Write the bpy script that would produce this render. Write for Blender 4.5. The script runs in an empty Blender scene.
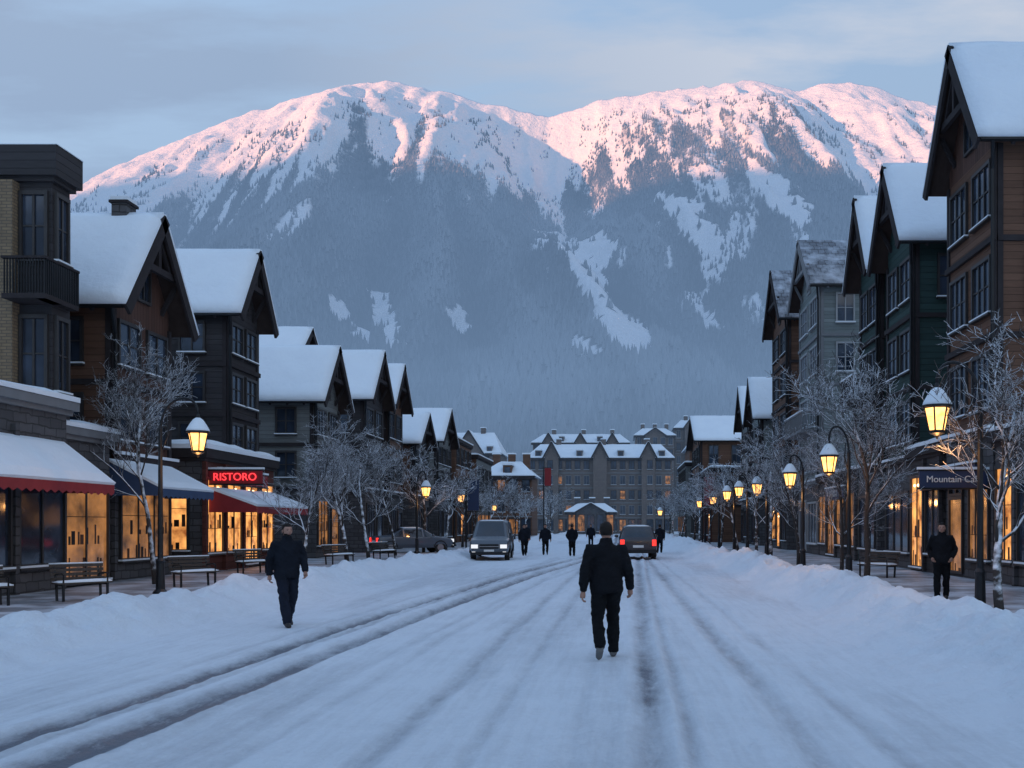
import bpy, bmesh, math, random, numpy as np
from mathutils import Vector, Matrix
random.seed(7); np.random.seed(7)
S=bpy.context.scene
COL=S.collection
F=995.6; CX=620.; CY=524.; H=1.75
# ------------------------------------------------------------ numpy noise
def _h(ix,iy,seed):
    ix=ix.astype(np.int64); iy=iy.astype(np.int64)
    n=(ix*374761393+iy*668265263+seed*974634777)&0xffffffff
    n=((n^(n>>13))*1274126177)&0xffffffff
    n=n^(n>>16)
    return (n&0xffff)/65535.0
def vn(x,y,seed=0):
    x=np.asarray(x,float); y=np.asarray(y,float)
    xi=np.floor(x); yi=np.floor(y); fx=x-xi; fy=y-yi
    fx=fx*fx*(3-2*fx); fy=fy*fy*(3-2*fy)
    a=_h(xi,yi,seed); b=_h(xi+1,yi,seed); c=_h(xi,yi+1,seed); d=_h(xi+1,yi+1,seed)
    return (a*(1-fx)+b*fx)*(1-fy)+(c*(1-fx)+d*fx)*fy
def fbm(x,y,seed=0,o=4):
    r=0;a=.5;t=0
    for i in range(o):
        r=r+a*vn(x,y,seed+i*17); t+=a; a*=.5; x=np.asarray(x)*2.03+5.1; y=np.asarray(y)*2.03+1.7
    return r/t
def ridged(x,y,seed=0,o=3): return 1-np.abs(2*fbm(x,y,seed,o)-1)
def sstep(a,b,x):
    t=np.clip((x-a)/(b-a),0,1); return t*t*(3-2*t)
# ------------------------------------------------------------ materials
def newmat(name):
    m=bpy.data.materials.new(name); m.use_nodes=True
    nt=m.node_tree; b=nt.nodes['Principled BSDF']; return m,nt,b
def L(nt,a,b): nt.links.new(a,b)
def coords(nt): 
    tc=nt.nodes.new('ShaderNodeTexCoord'); return tc.outputs['Object']
def noise(nt,vec,scale,detail=4,rough=.5):
    n=nt.nodes.new('ShaderNodeTexNoise'); n.inputs['Scale'].default_value=scale
    n.inputs['Detail'].default_value=detail; n.inputs['Roughness'].default_value=rough
    if vec is not None: L(nt,vec,n.inputs['Vector'])
    return n.outputs['Fac']
def ramp(nt,fac,a,b,ca=(0,0,0,1),cb=(1,1,1,1)):
    r=nt.nodes.new('ShaderNodeValToRGB'); r.color_ramp.elements[0].position=a; r.color_ramp.elements[1].position=b
    r.color_ramp.elements[0].color=ca; r.color_ramp.elements[1].color=cb
    L(nt,fac,r.inputs[0]); return r.outputs[0]
def mixc(nt,fac,a,b):
    n=nt.nodes.new('ShaderNodeMix'); n.data_type='RGBA'
    for s,v in ((0,fac),(6,a),(7,b)):
        if isinstance(v,(int,float)): n.inputs[s].default_value=v
        elif isinstance(v,tuple): n.inputs[s].default_value=(v+(1,))[:4]
        else: L(nt,v,n.inputs[s])
    return n.outputs[2]
def mth(nt,op,a,b=None):
    n=nt.nodes.new('ShaderNodeMath'); n.operation=op
    for i,v in enumerate((a,b)):
        if v is None: continue
        if isinstance(v,(int,float)): n.inputs[i].default_value=v
        else: L(nt,v,n.inputs[i])
    return n.outputs[0]
def bump(nt,b,h,strength=.3,dist=.02,prev=None):
    n=nt.nodes.new('ShaderNodeBump'); n.inputs['Strength'].default_value=strength; n.inputs['Distance'].default_value=dist
    L(nt,h,n.inputs['Height'])
    if prev is not None: L(nt,prev,n.inputs['Normal'])
    L(nt,n.outputs[0],b.inputs['Normal']); return n.outputs[0]
def plain(name,c,rough=.6,var=.25,scale=6,bs=.2,bd=.01,metal=0,spec=.5):
    m,nt,b=newmat(name); v=coords(nt); n=noise(nt,v,scale,5)
    c2=tuple(x*(1-var) for x in c); c1=tuple(min(1,x*(1+var)) for x in c)
    L(nt,mixc(nt,n,c2,c1),b.inputs['Base Color']); b.inputs['Roughness'].default_value=rough
    b.inputs['Metallic'].default_value=metal; b.inputs['Specular IOR Level'].default_value=spec
    if bs: bump(nt,b,noise(nt,v,scale*6,3),bs,bd)
    return m
def uvz(nt):
    v=coords(nt); s=nt.nodes.new('ShaderNodeSeparateXYZ'); L(nt,v,s.inputs[0])
    u=mth(nt,'ADD',s.outputs[0],s.outputs[1]); c=nt.nodes.new('ShaderNodeCombineXYZ')
    L(nt,u,c.inputs[0]); L(nt,s.outputs[2],c.inputs[1]); return c.outputs[0],u,s.outputs[2],v
def siding(name,c,pitch=.22,vertical=False,rough=.75):
    m,nt,b=newmat(name); vec,u,z,v=uvz(nt)
    fr=mth(nt,'FRACT',mth(nt,'DIVIDE',u if vertical else z,pitch))
    idx=mth(nt,'FLOOR',mth(nt,'DIVIDE',u if vertical else z,pitch))
    wn=nt.nodes.new('ShaderNodeTexWhiteNoise'); wn.noise_dimensions='1D'; L(nt,idx,wn.inputs['W'])
    mp=nt.nodes.new('ShaderNodeMapping'); mp.inputs['Scale'].default_value=(1,6,1) if not vertical else (6,.7,1); L(nt,vec,mp.inputs[0])
    n=noise(nt,mp.outputs[0],2.5,6,.6)
    f=mth(nt,'ADD',mth(nt,'MULTIPLY',n,.6),mth(nt,'MULTIPLY',wn.outputs[0],.4))
    col=mixc(nt,f,tuple(x*.6 for x in c),tuple(x*1.45 for x in c))
    gap=ramp(nt,fr,.0,.09)
    col=mixc(nt,gap,tuple(x*.25 for x in c),col)
    L(nt,col,b.inputs['Base Color']); b.inputs['Roughness'].default_value=rough; b.inputs['Specular IOR Level'].default_value=.25
    bump(nt,b,mth(nt,'ADD',gap,mth(nt,'MULTIPLY',n,.25)),.6,.02); return m
def brick(name,c1,c2,mort,w=.24,h=.08,stone=False):
    m,nt,b=newmat(name); vec,u,z,v=uvz(nt)
    t=nt.nodes.new('ShaderNodeTexBrick'); t.inputs['Scale'].default_value=1; t.inputs['Brick Width'].default_value=w
    t.inputs['Row Height'].default_value=h; t.inputs['Mortar Size'].default_value=.012 if not stone else .018
    t.inputs['Color1'].default_value=c1+(1,); t.inputs['Color2'].default_value=c2+(1,); t.inputs['Mortar'].default_value=mort+(1,)
    src=vec
    if stone:
        dn=nt.nodes.new('ShaderNodeTexNoise'); dn.inputs['Scale'].default_value=3; L(nt,vec,dn.inputs['Vector'])
        va=nt.nodes.new('ShaderNodeVectorMath'); va.operation='SCALE'; va.inputs[3].default_value=.12; L(nt,dn.outputs['Color'],va.inputs[0])
        vb=nt.nodes.new('ShaderNodeVectorMath'); L(nt,vec,vb.inputs[0]); L(nt,va.outputs[0],vb.inputs[1]); src=vb.outputs[0]
    L(nt,src,t.inputs['Vector'])
    n=noise(nt,v,5,5); col=mixc(nt,mth(nt,'MULTIPLY',n,.6),t.outputs[0],tuple(x*.4 for x in c1))
    L(nt,col,b.inputs['Base Color']); b.inputs['Roughness'].default_value=.85
    bump(nt,b,mth(nt,'SUBTRACT',mth(nt,'MULTIPLY',noise(nt,v,20,3),.3),t.outputs['Fac']),.7,.02); return m
def emis(name,c,s,c2=None,scale=2.5,rg=.15,sample=False):
    m,nt,b=newmat(name)
    b.inputs['Base Color'].default_value=(.03,.025,.02,1); b.inputs['Roughness'].default_value=rg
    if c2:
        vec,u,z,vv=uvz(nt)
        n=ramp(nt,noise(nt,vec,scale,3,.55),.32,.66)
        L(nt,mixc(nt,n,c2,c),b.inputs['Emission Color'])
    else: b.inputs['Emission Color'].default_value=c+(1,)
    b.inputs['Emission Strength'].default_value=s
    if not sample: m.cycles.emission_sampling='NONE'
    return m
def mk_snow(name,sc=1.0,tint=(.77,.845,.92)):
    m,nt,b=newmat(name); v=coords(nt)
    n=noise(nt,v,.9*sc,6,.55)
    L(nt,mixc(nt,n,tuple(x*.93 for x in tint),tuple(min(.93,x*1.04) for x in tint)),b.inputs['Base Color'])
    b.inputs['Roughness'].default_value=.65; b.inputs['Specular IOR Level'].default_value=.25
    p=bump(nt,b,noise(nt,v,3*sc,6,.6),.6,.08); bump(nt,b,noise(nt,v,28*sc,4,.6),.35,.012,p); return m
M={}
M['snow']=mk_snow('snow')
def mk_road():
    m,nt,b=newmat('packed_snow'); v=coords(nt)
    at=nt.nodes.new('ShaderNodeAttribute'); at.attribute_name='dirt'
    mp=nt.nodes.new('ShaderNodeMapping'); mp.inputs['Scale'].default_value=(1,.28,1); L(nt,v,mp.inputs[0])
    mp2=nt.nodes.new('ShaderNodeMapping'); mp2.inputs['Scale'].default_value=(1,.06,1); mp2.inputs['Rotation'].default_value=(0,0,-.02); L(nt,v,mp2.inputs[0])
    n=noise(nt,mp.outputs[0],7,9,.75); n2=noise(nt,v,1.3,6,.65); n3=noise(nt,mp2.outputs[0],9,5,.65)
    d=mth(nt,'MULTIPLY',at.outputs['Fac'],mth(nt,'SUBTRACT',mth(nt,'MULTIPLY',n,2.7),.35))
    d=mth(nt,'ADD',d,mth(nt,'MULTIPLY',mth(nt,'SUBTRACT',n2,.5),.32))
    d=mth(nt,'ADD',d,mth(nt,'MULTIPLY',mth(nt,'SUBTRACT',noise(nt,v,14,6,.7),.5),.25))
    at2=nt.nodes.new('ShaderNodeAttribute'); at2.attribute_name='lane'
    ln=mth(nt,'MULTIPLY',mth(nt,'MULTIPLY',mth(nt,'SUBTRACT',n3,.42),.42),at2.outputs['Fac'])
    d=mth(nt,'ADD',d,ln)
    cl=nt.nodes.new('ShaderNodeClamp'); L(nt,d,cl.inputs[0])
    col=mixc(nt,cl.outputs[0],(.77,.845,.92),(.15,.175,.215))
    L(nt,col,b.inputs['Base Color'])
    b.inputs['Specular IOR Level'].default_value=.3
    r=mth(nt,'SUBTRACT',.7,mth(nt,'MULTIPLY',cl.outputs[0],.3)); L(nt,r,b.inputs['Roughness'])
    p=bump(nt,b,noise(nt,mp.outputs[0],11,8,.7),.7,.035); p=bump(nt,b,noise(nt,v,5,8,.7),.8,.08,p)
    bump(nt,b,noise(nt,v,36,5,.65),.6,.016,p); return m
M['road']=mk_road()
def mk_walk():
    m,nt,b=newmat('sidewalk_paving'); v=coords(nt)
    t=nt.nodes.new('ShaderNodeTexBrick'); t.inputs['Scale'].default_value=1; t.inputs['Brick Width'].default_value=.6; t.inputs['Row Height'].default_value=.6
    t.inputs['Color1'].default_value=(.2,.21,.23,1); t.inputs['Color2'].default_value=(.26,.27,.29,1); t.inputs['Mortar'].default_value=(.1,.1,.11,1); t.inputs['Mortar Size'].default_value=.012
    L(nt,v,t.inputs['Vector'])
    n=ramp(nt,noise(nt,v,.8,7,.65),.42,.62)
    L(nt,mixc(nt,n,t.outputs[0],(.60,.66,.73)),b.inputs['Base Color']); b.inputs['Roughness'].default_value=.5
    bump(nt,b,noise(nt,v,12,4),.4,.02); return m
M['walk']=mk_walk()
M['dark']=plain('dark_timber',(.032,.028,.03),.8,.4,3,spec=.2)
M['fascia']=plain('fascia_timber',(.045,.032,.028),.8,.4,3,spec=.2)
M['trimw']=plain('grey_trim',(.16,.17,.18),.6,.2,3)
M['metal']=plain('dark_metal',(.02,.022,.025),.4,.3,5,metal=.6)
M['frame']=plain('window_frame',(.03,.028,.028),.5,.3,4)
M['framel']=plain('light_frame',(.3,.32,.33),.5,.2,4)
def mk_glass(name,c,r):
    m,nt,b=newmat(name); v=coords(nt); n=ramp(nt,noise(nt,v,.9,2),.4,.6)
    L(nt,mixc(nt,n,c,tuple(x*2.2 for x in c)),b.inputs['Base Color']); b.inputs['Roughness'].default_value=r
    b.inputs['Specular IOR Level'].default_value=.8
    bump(nt,b,noise(nt,v,1.2,2),.08,.03); return m
M['glass']=mk_glass('window_glass',(.018,.026,.04),.07)
M['carglass']=mk_glass('car_glass',(.01,.012,.016),.05)
M['lit']=emis('lit_interior',(1,.44,.12),1.45,(.20,.055,.014),1.7,sample=True)
M['litdim']=emis('dim_interior',(1,.42,.13),.42,(.03,.022,.02),1.1)
M['lamp']=emis('lamp_glass',(1,.42,.08),3.0,(1,.56,.20),6)
M['bulb']=emis('bulb',(1,.68,.34),5)
M['neon']=emis('neon_red',(1,.04,.05),2.0)
M['brown']=siding('brown_siding',(.125,.068,.045),.2)
M['brownv']=siding('brown_boards',(.085,.045,.034),.18,True)
M['black']=siding('charcoal_siding',(.042,.04,.043),.2)
M['greysid']=siding('grey_siding',(.16,.175,.175),.2)
M['green']=siding('green_siding',(.028,.058,.055),.22)
M['greygreen']=siding('sage_siding',(.19,.225,.225),.2)
M['red']=siding('red_siding',(.10,.035,.028),.2)
M['tanbrick']=brick('tan_brick',(.30,.22,.13),(.22,.16,.10),(.12,.1,.08))
M['stone']=brick('dark_stone',(.11,.11,.118),(.06,.06,.066),(.03,.03,.03),.5,.22,True)
M['hotelstone']=brick('hotel_stone',(.17,.14,.125),(.13,.11,.10),(.10,.09,.085),.9,.4)
M['awnred']=plain('red_awning',(.24,.02,.025),.8,.25,3)
M['awnblue']=plain('blue_awning',(.03,.06,.13),.8,.25,3)
M['signblue']=plain('blue_sign',(.012,.03,.085),.5,.2,3)
M['signw']=plain('sign_letters',(.7,.7,.68),.5,.1,3,0)
M['wood']=plain('bench_wood',(.05,.038,.03),.7,.4,8)
M['good1']=plain('shop_goods',(.10,.04,.02),.7,.5,8); M['good2']=plain('shop_shelf',(.03,.015,.008),.7,.5,8)
def mk_shing():
    m,nt,b=newmat('snowy_shingles'); v=coords(nt)
    t=nt.nodes.new('ShaderNodeTexBrick'); t.inputs['Scale'].default_value=1; t.inputs['Brick Width'].default_value=.35; t.inputs['Row Height'].default_value=.28
    t.inputs['Color1'].default_value=(.16,.17,.19,1); t.inputs['Color2'].default_value=(.24,.26,.29,1); t.inputs['Mortar'].default_value=(.07,.07,.08,1); t.inputs['Mortar Size'].default_value=.02
    s=nt.nodes.new('ShaderNodeSeparateXYZ'); L(nt,v,s.inputs[0]); c=nt.nodes.new('ShaderNodeCombineXYZ'); L(nt,s.outputs[0],c.inputs[0]); L(nt,s.outputs[2],c.inputs[1]); L(nt,c.outputs[0],t.inputs['Vector'])
    n=ramp(nt,noise(nt,v,1.1,6,.6),.42,.68)
    L(nt,mixc(nt,n,t.outputs[0],(.6,.64,.7)),b.inputs['Base Color']); b.inputs['Roughness'].default_value=.8
    bump(nt,b,t.outputs['Fac'],-.5,.03); return m
M['shing']=mk_shing()
# ------------------------------------------------------------ mesh builder
class MB:
    def __init__(s): s.v=[];s.f=[];s.m=[];s.ml=[]
    def mi(s,m):
        if m not in s.ml: s.ml.append(m)
        return s.ml.index(m)
    def face(s,pts,m):
        n=len(s.v); s.v+= [tuple(p) for p in pts]; s.f.append(tuple(range(n,n+len(pts)))); s.m.append(s.mi(m))
    def mesh(s,vs,fs,m):
        n=len(s.v); s.v+=[tuple(p) for p in vs]; k=s.mi(m)
        for f in fs: s.f.append(tuple(i+n for i in f)); s.m.append(k)
    def box(s,a,b,m,tf=None):
        x0,x1=sorted((a[0],b[0]));y0,y1=sorted((a[1],b[1]));z0,z1=sorted((a[2],b[2]))
        vs=[(x,y,z) for z in (z0,z1) for x,y in ((x0,y0),(x1,y0),(x1,y1),(x0,y1))]
        s.mesh(vs,[(3,2,1,0),(4,5,6,7),(0,1,5,4),(1,2,6,5),(2,3,7,6),(3,0,4,7)],m)
    def beam(s,p,q,w,h,m,up=Vector((0,0,1))):
        p=Vector(p);q=Vector(q);d=(q-p).normalized(); sd=d.cross(up)
        if sd.length<1e-3: sd=d.cross(Vector((0,1,0)))
        if sd.length<1e-3: sd=d.cross(Vector((1,0,0)))
        sd.normalize(); u=sd.cross(d).normalized()
        vs=[c+sd*a*w/2+u*b*h/2 for c in (p,q) for a,b in ((-1,-1),(1,-1),(1,1),(-1,1))]
        s.mesh(vs,[(0,1,2,3),(7,6,5,4),(0,4,5,1),(1,5,6,2),(2,6,7,3),(3,7,4,0)],m)
    def tube(s,pts,rad,m,n=8,cap=True,fl=None):
        pts=[Vector(p) for p in pts]; vs=[];fs=[]
        ref=None
        for i,p in enumerate(pts):
            d=(pts[min(i+1,len(pts)-1)]-pts[max(i-1,0)]).normalized()
            if ref is None:
                ref=d.cross(Vector((0,1,0))) 
                if ref.length<.2: ref=d.cross(Vector((1,0,0)))
            ref=(ref-d*ref.dot(d)).normalized(); w=d.cross(ref)
            r=rad[i] if isinstance(rad,(list,tuple)) else rad
            k=fl if fl else 1
            for j in range(n):
                a=2*math.pi*j/n; vs.append(p+ref*math.cos(a)*r+w*math.sin(a)*r*k)
        for i in range(len(pts)-1):
            for j in range(n): fs.append((i*n+j,i*n+(j+1)%n,(i+1)*n+(j+1)%n,(i+1)*n+j))
        if cap: fs.append(tuple(reversed(range(n)))); fs.append(tuple(range((len(pts)-1)*n,len(pts)*n)))
        s.mesh(vs,fs,m)
    def rings(s,rs,m,n=14):
        vs=[];fs=[]
        for c,rx,ry in rs:
            for j in range(n):
                a=2*math.pi*j/n; vs.append((c[0]+rx*math.cos(a),c[1]+ry*math.sin(a),c[2]))
        for i in range(len(rs)-1):
            for j in range(n): fs.append((i*n+j,i*n+(j+1)%n,(i+1)*n+(j+1)%n,(i+1)*n+j))
        fs.append(tuple(reversed(range(n)))); fs.append(tuple(range((len(rs)-1)*n,len(rs)*n)))
        s.mesh(vs,fs,m)
    def ell(s,c,r,m,n=12,k=8):
        vs=[];fs=[]
        for i in range(k+1):
            t=math.pi*i/k
            for j in range(n):
                a=2*math.pi*j/n; vs.append(Vector(c)+Vector((r[0]*math.sin(t)*math.cos(a),r[1]*math.sin(t)*math.sin(a),r[2]*math.cos(t))))
        for i in range(k):
            for j in range(n): fs.append((i*n+j,(i+1)*n+j,(i+1)*n+(j+1)%n,i*n+(j+1)%n))
        s.mesh(vs,fs,m)
    def snowslab(s,p00,p10,p11,p01,t,m,nu=14,nv=8,seed=0):
        p00,p10,p11,p01=[Vector(p) for p in (p00,p10,p11,p01)]
        nrm=(p10-p00).cross(p01-p00).normalized()
        if nrm.z<0: nrm=-nrm
        top=[]
        for j in range(nv+1):
            for i in range(nu+1):
                u=i/nu;v=j/nv
                q=(p00*(1-u)+p10*u)*(1-v)+(p01*(1-u)+p11*u)*v
                e=min(u*nu,(1-u)*nu,v*nv,(1-v)*nv); k=.5 if e<.5 else 1
                nz=float(fbm(q.x*.9+q.z,q.y*.9+seed,seed,3))
                top.append(q+nrm*t*(k*(.65+.7*nz)))
        W=nu+1; vs=list(top); fs=[(j*W+i,j*W+i+1,(j+1)*W+i+1,(j+1)*W+i) for j in range(nv) for i in range(nu)]
        loop=[i for i in range(W)]+[j*W+nu for j in range(1,nv+1)]+[nv*W+i for i in range(nu-1,-1,-1)]+[j*W for j in range(nv-1,0,-1)]
        b0=len(vs)
        for l in loop:
            j,i=divmod(l,W);u=i/nu;v=j/nv
            vs.append((p00*(1-u)+p10*u)*(1-v)+(p01*(1-u)+p11*u)*v+nrm*.003)
        n=len(loop)
        for k in range(n): fs.append((loop[k],b0+k,b0+(k+1)%n,loop[(k+1)%n]))
        s.mesh(vs,fs,m)
    def obj(s,name,parent=None,smooth=False,loc=None):
        me=bpy.data.meshes.new(name); me.from_pydata(s.v,[],s.f)
        for m in s.ml: me.materials.append(M[m] if isinstance(m,str) else m)
        me.polygons.foreach_set('material_index',s.m)
        if smooth: me.polygons.foreach_set('use_smooth',[True]*len(s.f))
        me.update(); o=bpy.data.objects.new(name,me); COL.objects.link(o)
        if parent: o.parent=parent
        if loc: o.location=loc
        return o
def empty(name,loc=(0,0,0)):
    e=bpy.data.objects.new(name,None); COL.objects.link(e); e.location=loc; e.empty_display_size=.2; return e
# ------------------------------------------------------------ street
def street(X,Y,lane=False):
    X=np.asarray(X,float);Y=np.asarray(Y,float)
    z=.05*(fbm(X*.5,Y*.25,2)-.5)+.018*(fbm(X*3,Y*1.6,3)-.5)+.022*(fbm(X*1.4,Y*1.4,7,3)-.5)+.016*(fbm(X*8,Y*5,11,3)-.5)
    dirt=.0+.18*sstep(.45,.75,fbm(X*1.2,Y*.12,9,4))
    c=-4.95+.035*(Y-8)+.0011*np.clip(Y-15,0,60)**2*.9; c=np.minimum(c,-1.2+Y*0)
    wob=.12*(fbm(Y*.12,Y*0+1,4)-.5)
    o=c*0
    specs=[(c+.0,.15,1.25),(c+.28,.06,.4),(c+.82,.16,1.2),(c+1.65,.09,.22),(c-.6,.08,.2),
      (o-1.95+.012*Y,.11,.42),(o-1.2+.008*Y,.08,.25),(o+.12+.016*Y,.13,.70),(o+.42+.016*Y,.07,.4),(o+1.52-.003*Y,.13,.50),(o+2.15-.006*Y,.08,.25),(o-.45+.01*Y,.08,.18),(o-3.0+.02*Y,.09,.2)]
    for k,(x0,w,s) in enumerate(specs):
        x0=x0+wob+.10*(fbm(Y*.07,Y*0+k*3.3,14)-.5)+.03*(fbm(Y*1.3,Y*0+k,15,2)-.5)
        br=.45+.8*fbm(Y*.35,Y*0+k*1.7,19,3)
        g=np.exp(-((X-x0)/w)**2); sh=np.exp(-((np.abs(X-x0)-w*1.7)/(w*.6))**2)
        z=z-g*.05*s+sh*.034*s*(.1+1.2*fbm(X*6,Y*5,8)); dirt=dirt+g*s*br*(.5+.8*fbm(X*3,Y*.6,12))
    n1=fbm(X*.8,Y*.5,21,5); n2=fbm(X*2.0,Y*1.7,22,4); n3=fbm(Y*.13,Y*0+.3,25,2)
    cl=-8.3; wl=1.55+.9*(fbm(Y*.2,Y*0+7,6)-.5)
    b=np.clip(1-np.abs((X-cl)/wl),0,1); b=b*b*(3-2*b)
    amp=.55+.9*n3
    hl=(.16+.44*n1)*amp
    cr=5.1; wr=np.where(X<cr,2.1+1.2*(fbm(Y*.2,Y*0+2,16)-.5)*2,1.2)
    b2=np.clip(1-np.abs((X-cr)/wr),0,1); b2=b2*b2*(3-2*b2)
    hr=(.20+.52*n1)*amp
    lump=(ridged(X*1.2,Y*1.0,28,3)-.6)*.28+(n2-.5)*.32+(fbm(X*5,Y*5,33,4)-.5)*.20
    z=z+b*(hl+lump)+b2*(hr+lump)
    bb=np.clip(b+b2,0,1); dirt=dirt*(1-sstep(.02,.35,bb))+.03*bb
    out=sstep(1.3,2.0,np.maximum(cl-X,X-cr)); z=z-out*.25
    if lane: return z,dirt,(1-sstep(.0,.2,bb))
    return z,dirt
def gz(x,y): return float(street(np.array([x]),np.array([y]))[0][0])
xs=np.concatenate([np.arange(-10.6,-6.6,.05),np.arange(-6.6,2.6,.035),np.arange(2.6,7.3,.05)])
ys=[2.0]
while ys[-1]<165: ys.append(ys[-1]+max(.04,ys[-1]*.007))
ys=np.array(ys)
GX,GY=np.meshgrid(xs,ys); Z,D,LN=street(GX,GY,True)
def gridmesh(name,X,Y,Z,mat,attrs={}):
    ny,nx=X.shape; me=bpy.data.meshes.new(name)
    co=np.stack([X,Y,Z],-1).reshape(-1,3)
    i=np.arange(nx*ny).reshape(ny,nx)
    q=np.stack([i[:-1,:-1],i[:-1,1:],i[1:,1:],i[1:,:-1]],-1).reshape(-1,4)
    me.vertices.add(len(co)); me.vertices.foreach_set('co',co.ravel())
    me.loops.add(q.size); me.loops.foreach_set('vertex_index',q.ravel())
    me.polygons.add(len(q)); me.polygons.foreach_set('loop_start',np.arange(len(q))*4); me.polygons.foreach_set('loop_total',np.full(len(q),4))
    me.polygons.foreach_set('use_smooth',np.ones(len(q),bool))
    for k,a in attrs.items():
        at=me.attributes.new(k,'FLOAT','POINT'); at.data.foreach_set('value',a.ravel().astype(np.float32))
    me.update(calc_edges=True); me.materials.append(mat); o=bpy.data.objects.new(name,me); COL.objects.link(o); return o
gridmesh('snowy_road',GX,GY,Z,M['road'],{'dirt':D,'lane':LN})
b=MB(); b.face([(-9000,-9000,-.2),(9000,-9000,-.2),(9000,9000,-.2),(-9000,9000,-.2)],'snow'); b.obj('ground')
for x0,x1 in ((-30,-9.6),(6.35,26)):
    b=MB(); b.box((x0,1.5,-.19),(x1,165,.12),'walk'); b.obj('sidewalk')
# ------------------------------------------------------------ mountain
sil=np.array([(-900,500),(-500,420),(-300,380),(0,262),(55,218),(75,193),(100,175),(150,153),(200,133),(250,114),(300,101),(350,92),(385,87),(430,93),(480,104),(520,112),(548,117),(575,111),(600,101),(650,94),(700,89),(750,85),(780,89),(800,94),(820,86),(850,83),(880,90),(910,100),(940,108),(1024,140),(1200,230),(1500,380),(1900,480)],float)
YC=3600.
def mz(X,Y):
    px=CX+X*F/YC; Hc=(CY-np.interp(px,sil[:,0],sil[:,1]))/F*YC
    t=np.clip((Y-650)/(YC-650),0,1.0)
    g=t**1.6
    z=Hc*g
    env=np.clip(4*t*(1-t),0,1)*sstep(0,.35,t)
    wx=X+260*(fbm(X/900,Y/900,41)-.5)+.18*(Y-2500)
    z=z+env*(210*(ridged(wx/560,Y/2600,42)-.6)+125*(ridged(wx/210,Y/900,43)-.6))
    z=z+sstep(.05,.5,t)*(1-.6*sstep(.9,1,t))*(50*(ridged(X/85,Y/260,44)-.5)+18*(fbm(X/32,Y/45,45)-.5))
    cx=-880+.12*(3600-Y)
    z=z+120*np.exp(-((X-cx)/330)**2)*np.exp(-((t-.78)/.16)**2)
    vx=-230+.10*(3600-Y)
    z=z-160*np.exp(-((X-vx)/190)**2)*sstep(.45,.8,t)*(1-sstep(.93,1.,t))
    z=z+90*np.exp(-((X-450)/200)**2)*np.exp(-((t-.8)/.14)**2)
    back=np.clip((Y-YC)/1500,0,1); z=z*(1-back)**1.3
    return z
tl=np.array([(-900,300),(0,250),(60,240),(100,220),(200,200),(270,178),(320,156),(360,140),(400,134),(440,142),(480,165),(530,195),(560,205),(590,188),(620,165),(660,150),(700,138),(750,130),(790,150),(830,172),(870,178),(920,185),(1024,205),(1500,400)],float)
runs=[[(528,224),(556,236),(568,262),(582,290),(596,320),(618,346),(646,352),(654,326),(634,314),(612,298),(604,272),(618,245),(606,230),(576,240),(552,228)],
[(326,285),(348,300),(356,318),(342,326),(328,305)],[(370,288),(390,290),(398,318),(408,340),(390,345),(370,322)],[(454,300),(462,307),(474,330),(466,336),(456,318)],
[(650,190),(692,196),(704,225),(724,240),(705,252),(682,228)],[(736,150),(778,170),(804,195),(818,218),(800,222),(766,195)],[(500,148),(548,160),(566,188),(545,200),(518,175)],[(348,318),(374,330),(368,347),(350,337)],[(688,298),(714,312),(722,330),(702,324)],[(575,330),(600,345),(590,352),(570,342)]]
def inpoly(px,py,poly):
    ins=np.zeros(px.shape,bool); n=len(poly)
    for i in range(n):
        x1,y1=poly[i];x2,y2=poly[(i+1)%n]
        c=((y1>py)!=(y2>py))&(px<(x2-x1)*(py-y1)/(y2-y1+1e-9)+x1); ins^=c
    return ins
def forest(X,Y,Z):
    u=CX+F*X/Y; v=CY-F*(Z-H)/Y
    line=np.interp(u,tl[:,0],tl[:,1])
    st=fbm((X+.1*Y)/38,Y/300,61,4); st2=fbm(X/170,Y/300,62,3)
    d=(v-line)/95.
    f=sstep(-.05,.45,d*.95+(st-.5)*1.6+(st2-.5)*.8)
    scr=(sstep(.50,.62,fbm(X/28,Y/110,63,4))*sstep(580,620,u)*(1-sstep(770,800,u))*.9+sstep(.57,.66,fbm(X/26,Y/120,64,4))*.5)
    f=np.maximum(f,scr*(d<.3)*.55)
    crest=np.interp(u,sil[:,0],sil[:,1]); f=f*sstep(6,22,v-crest)
    uu=u+10*(fbm(X/50,Y/60,71)-.5)*2; vv=v+8*(fbm(X/50,Y/70,72)-.5)*2
    for r in runs: f=np.where(inpoly(uu,vv-3,r)&(vn(X/14,Y/22,77)<.88),f*.0,f)
    low=sstep(.58,.70,fbm(X/48,Y/240,66,4))*sstep(150,220,v)*(1-sstep(290,355,v))*(.25+.75*sstep(500,600,u))
    f=f*(1-.8*low)
    return np.clip(f,0,1)
mx=np.concatenate([np.arange(-6500,-2500,80),np.arange(-2500,1700,10.),np.arange(1700,5200,80)]); my=np.concatenate([np.arange(560,YC+60,10.),np.arange(YC+60,5200,60)])
GX,GY=np.meshgrid(mx,my); GZ=mz(GX,GY)-.15
fo=forest(GX,GY,GZ)
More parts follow.
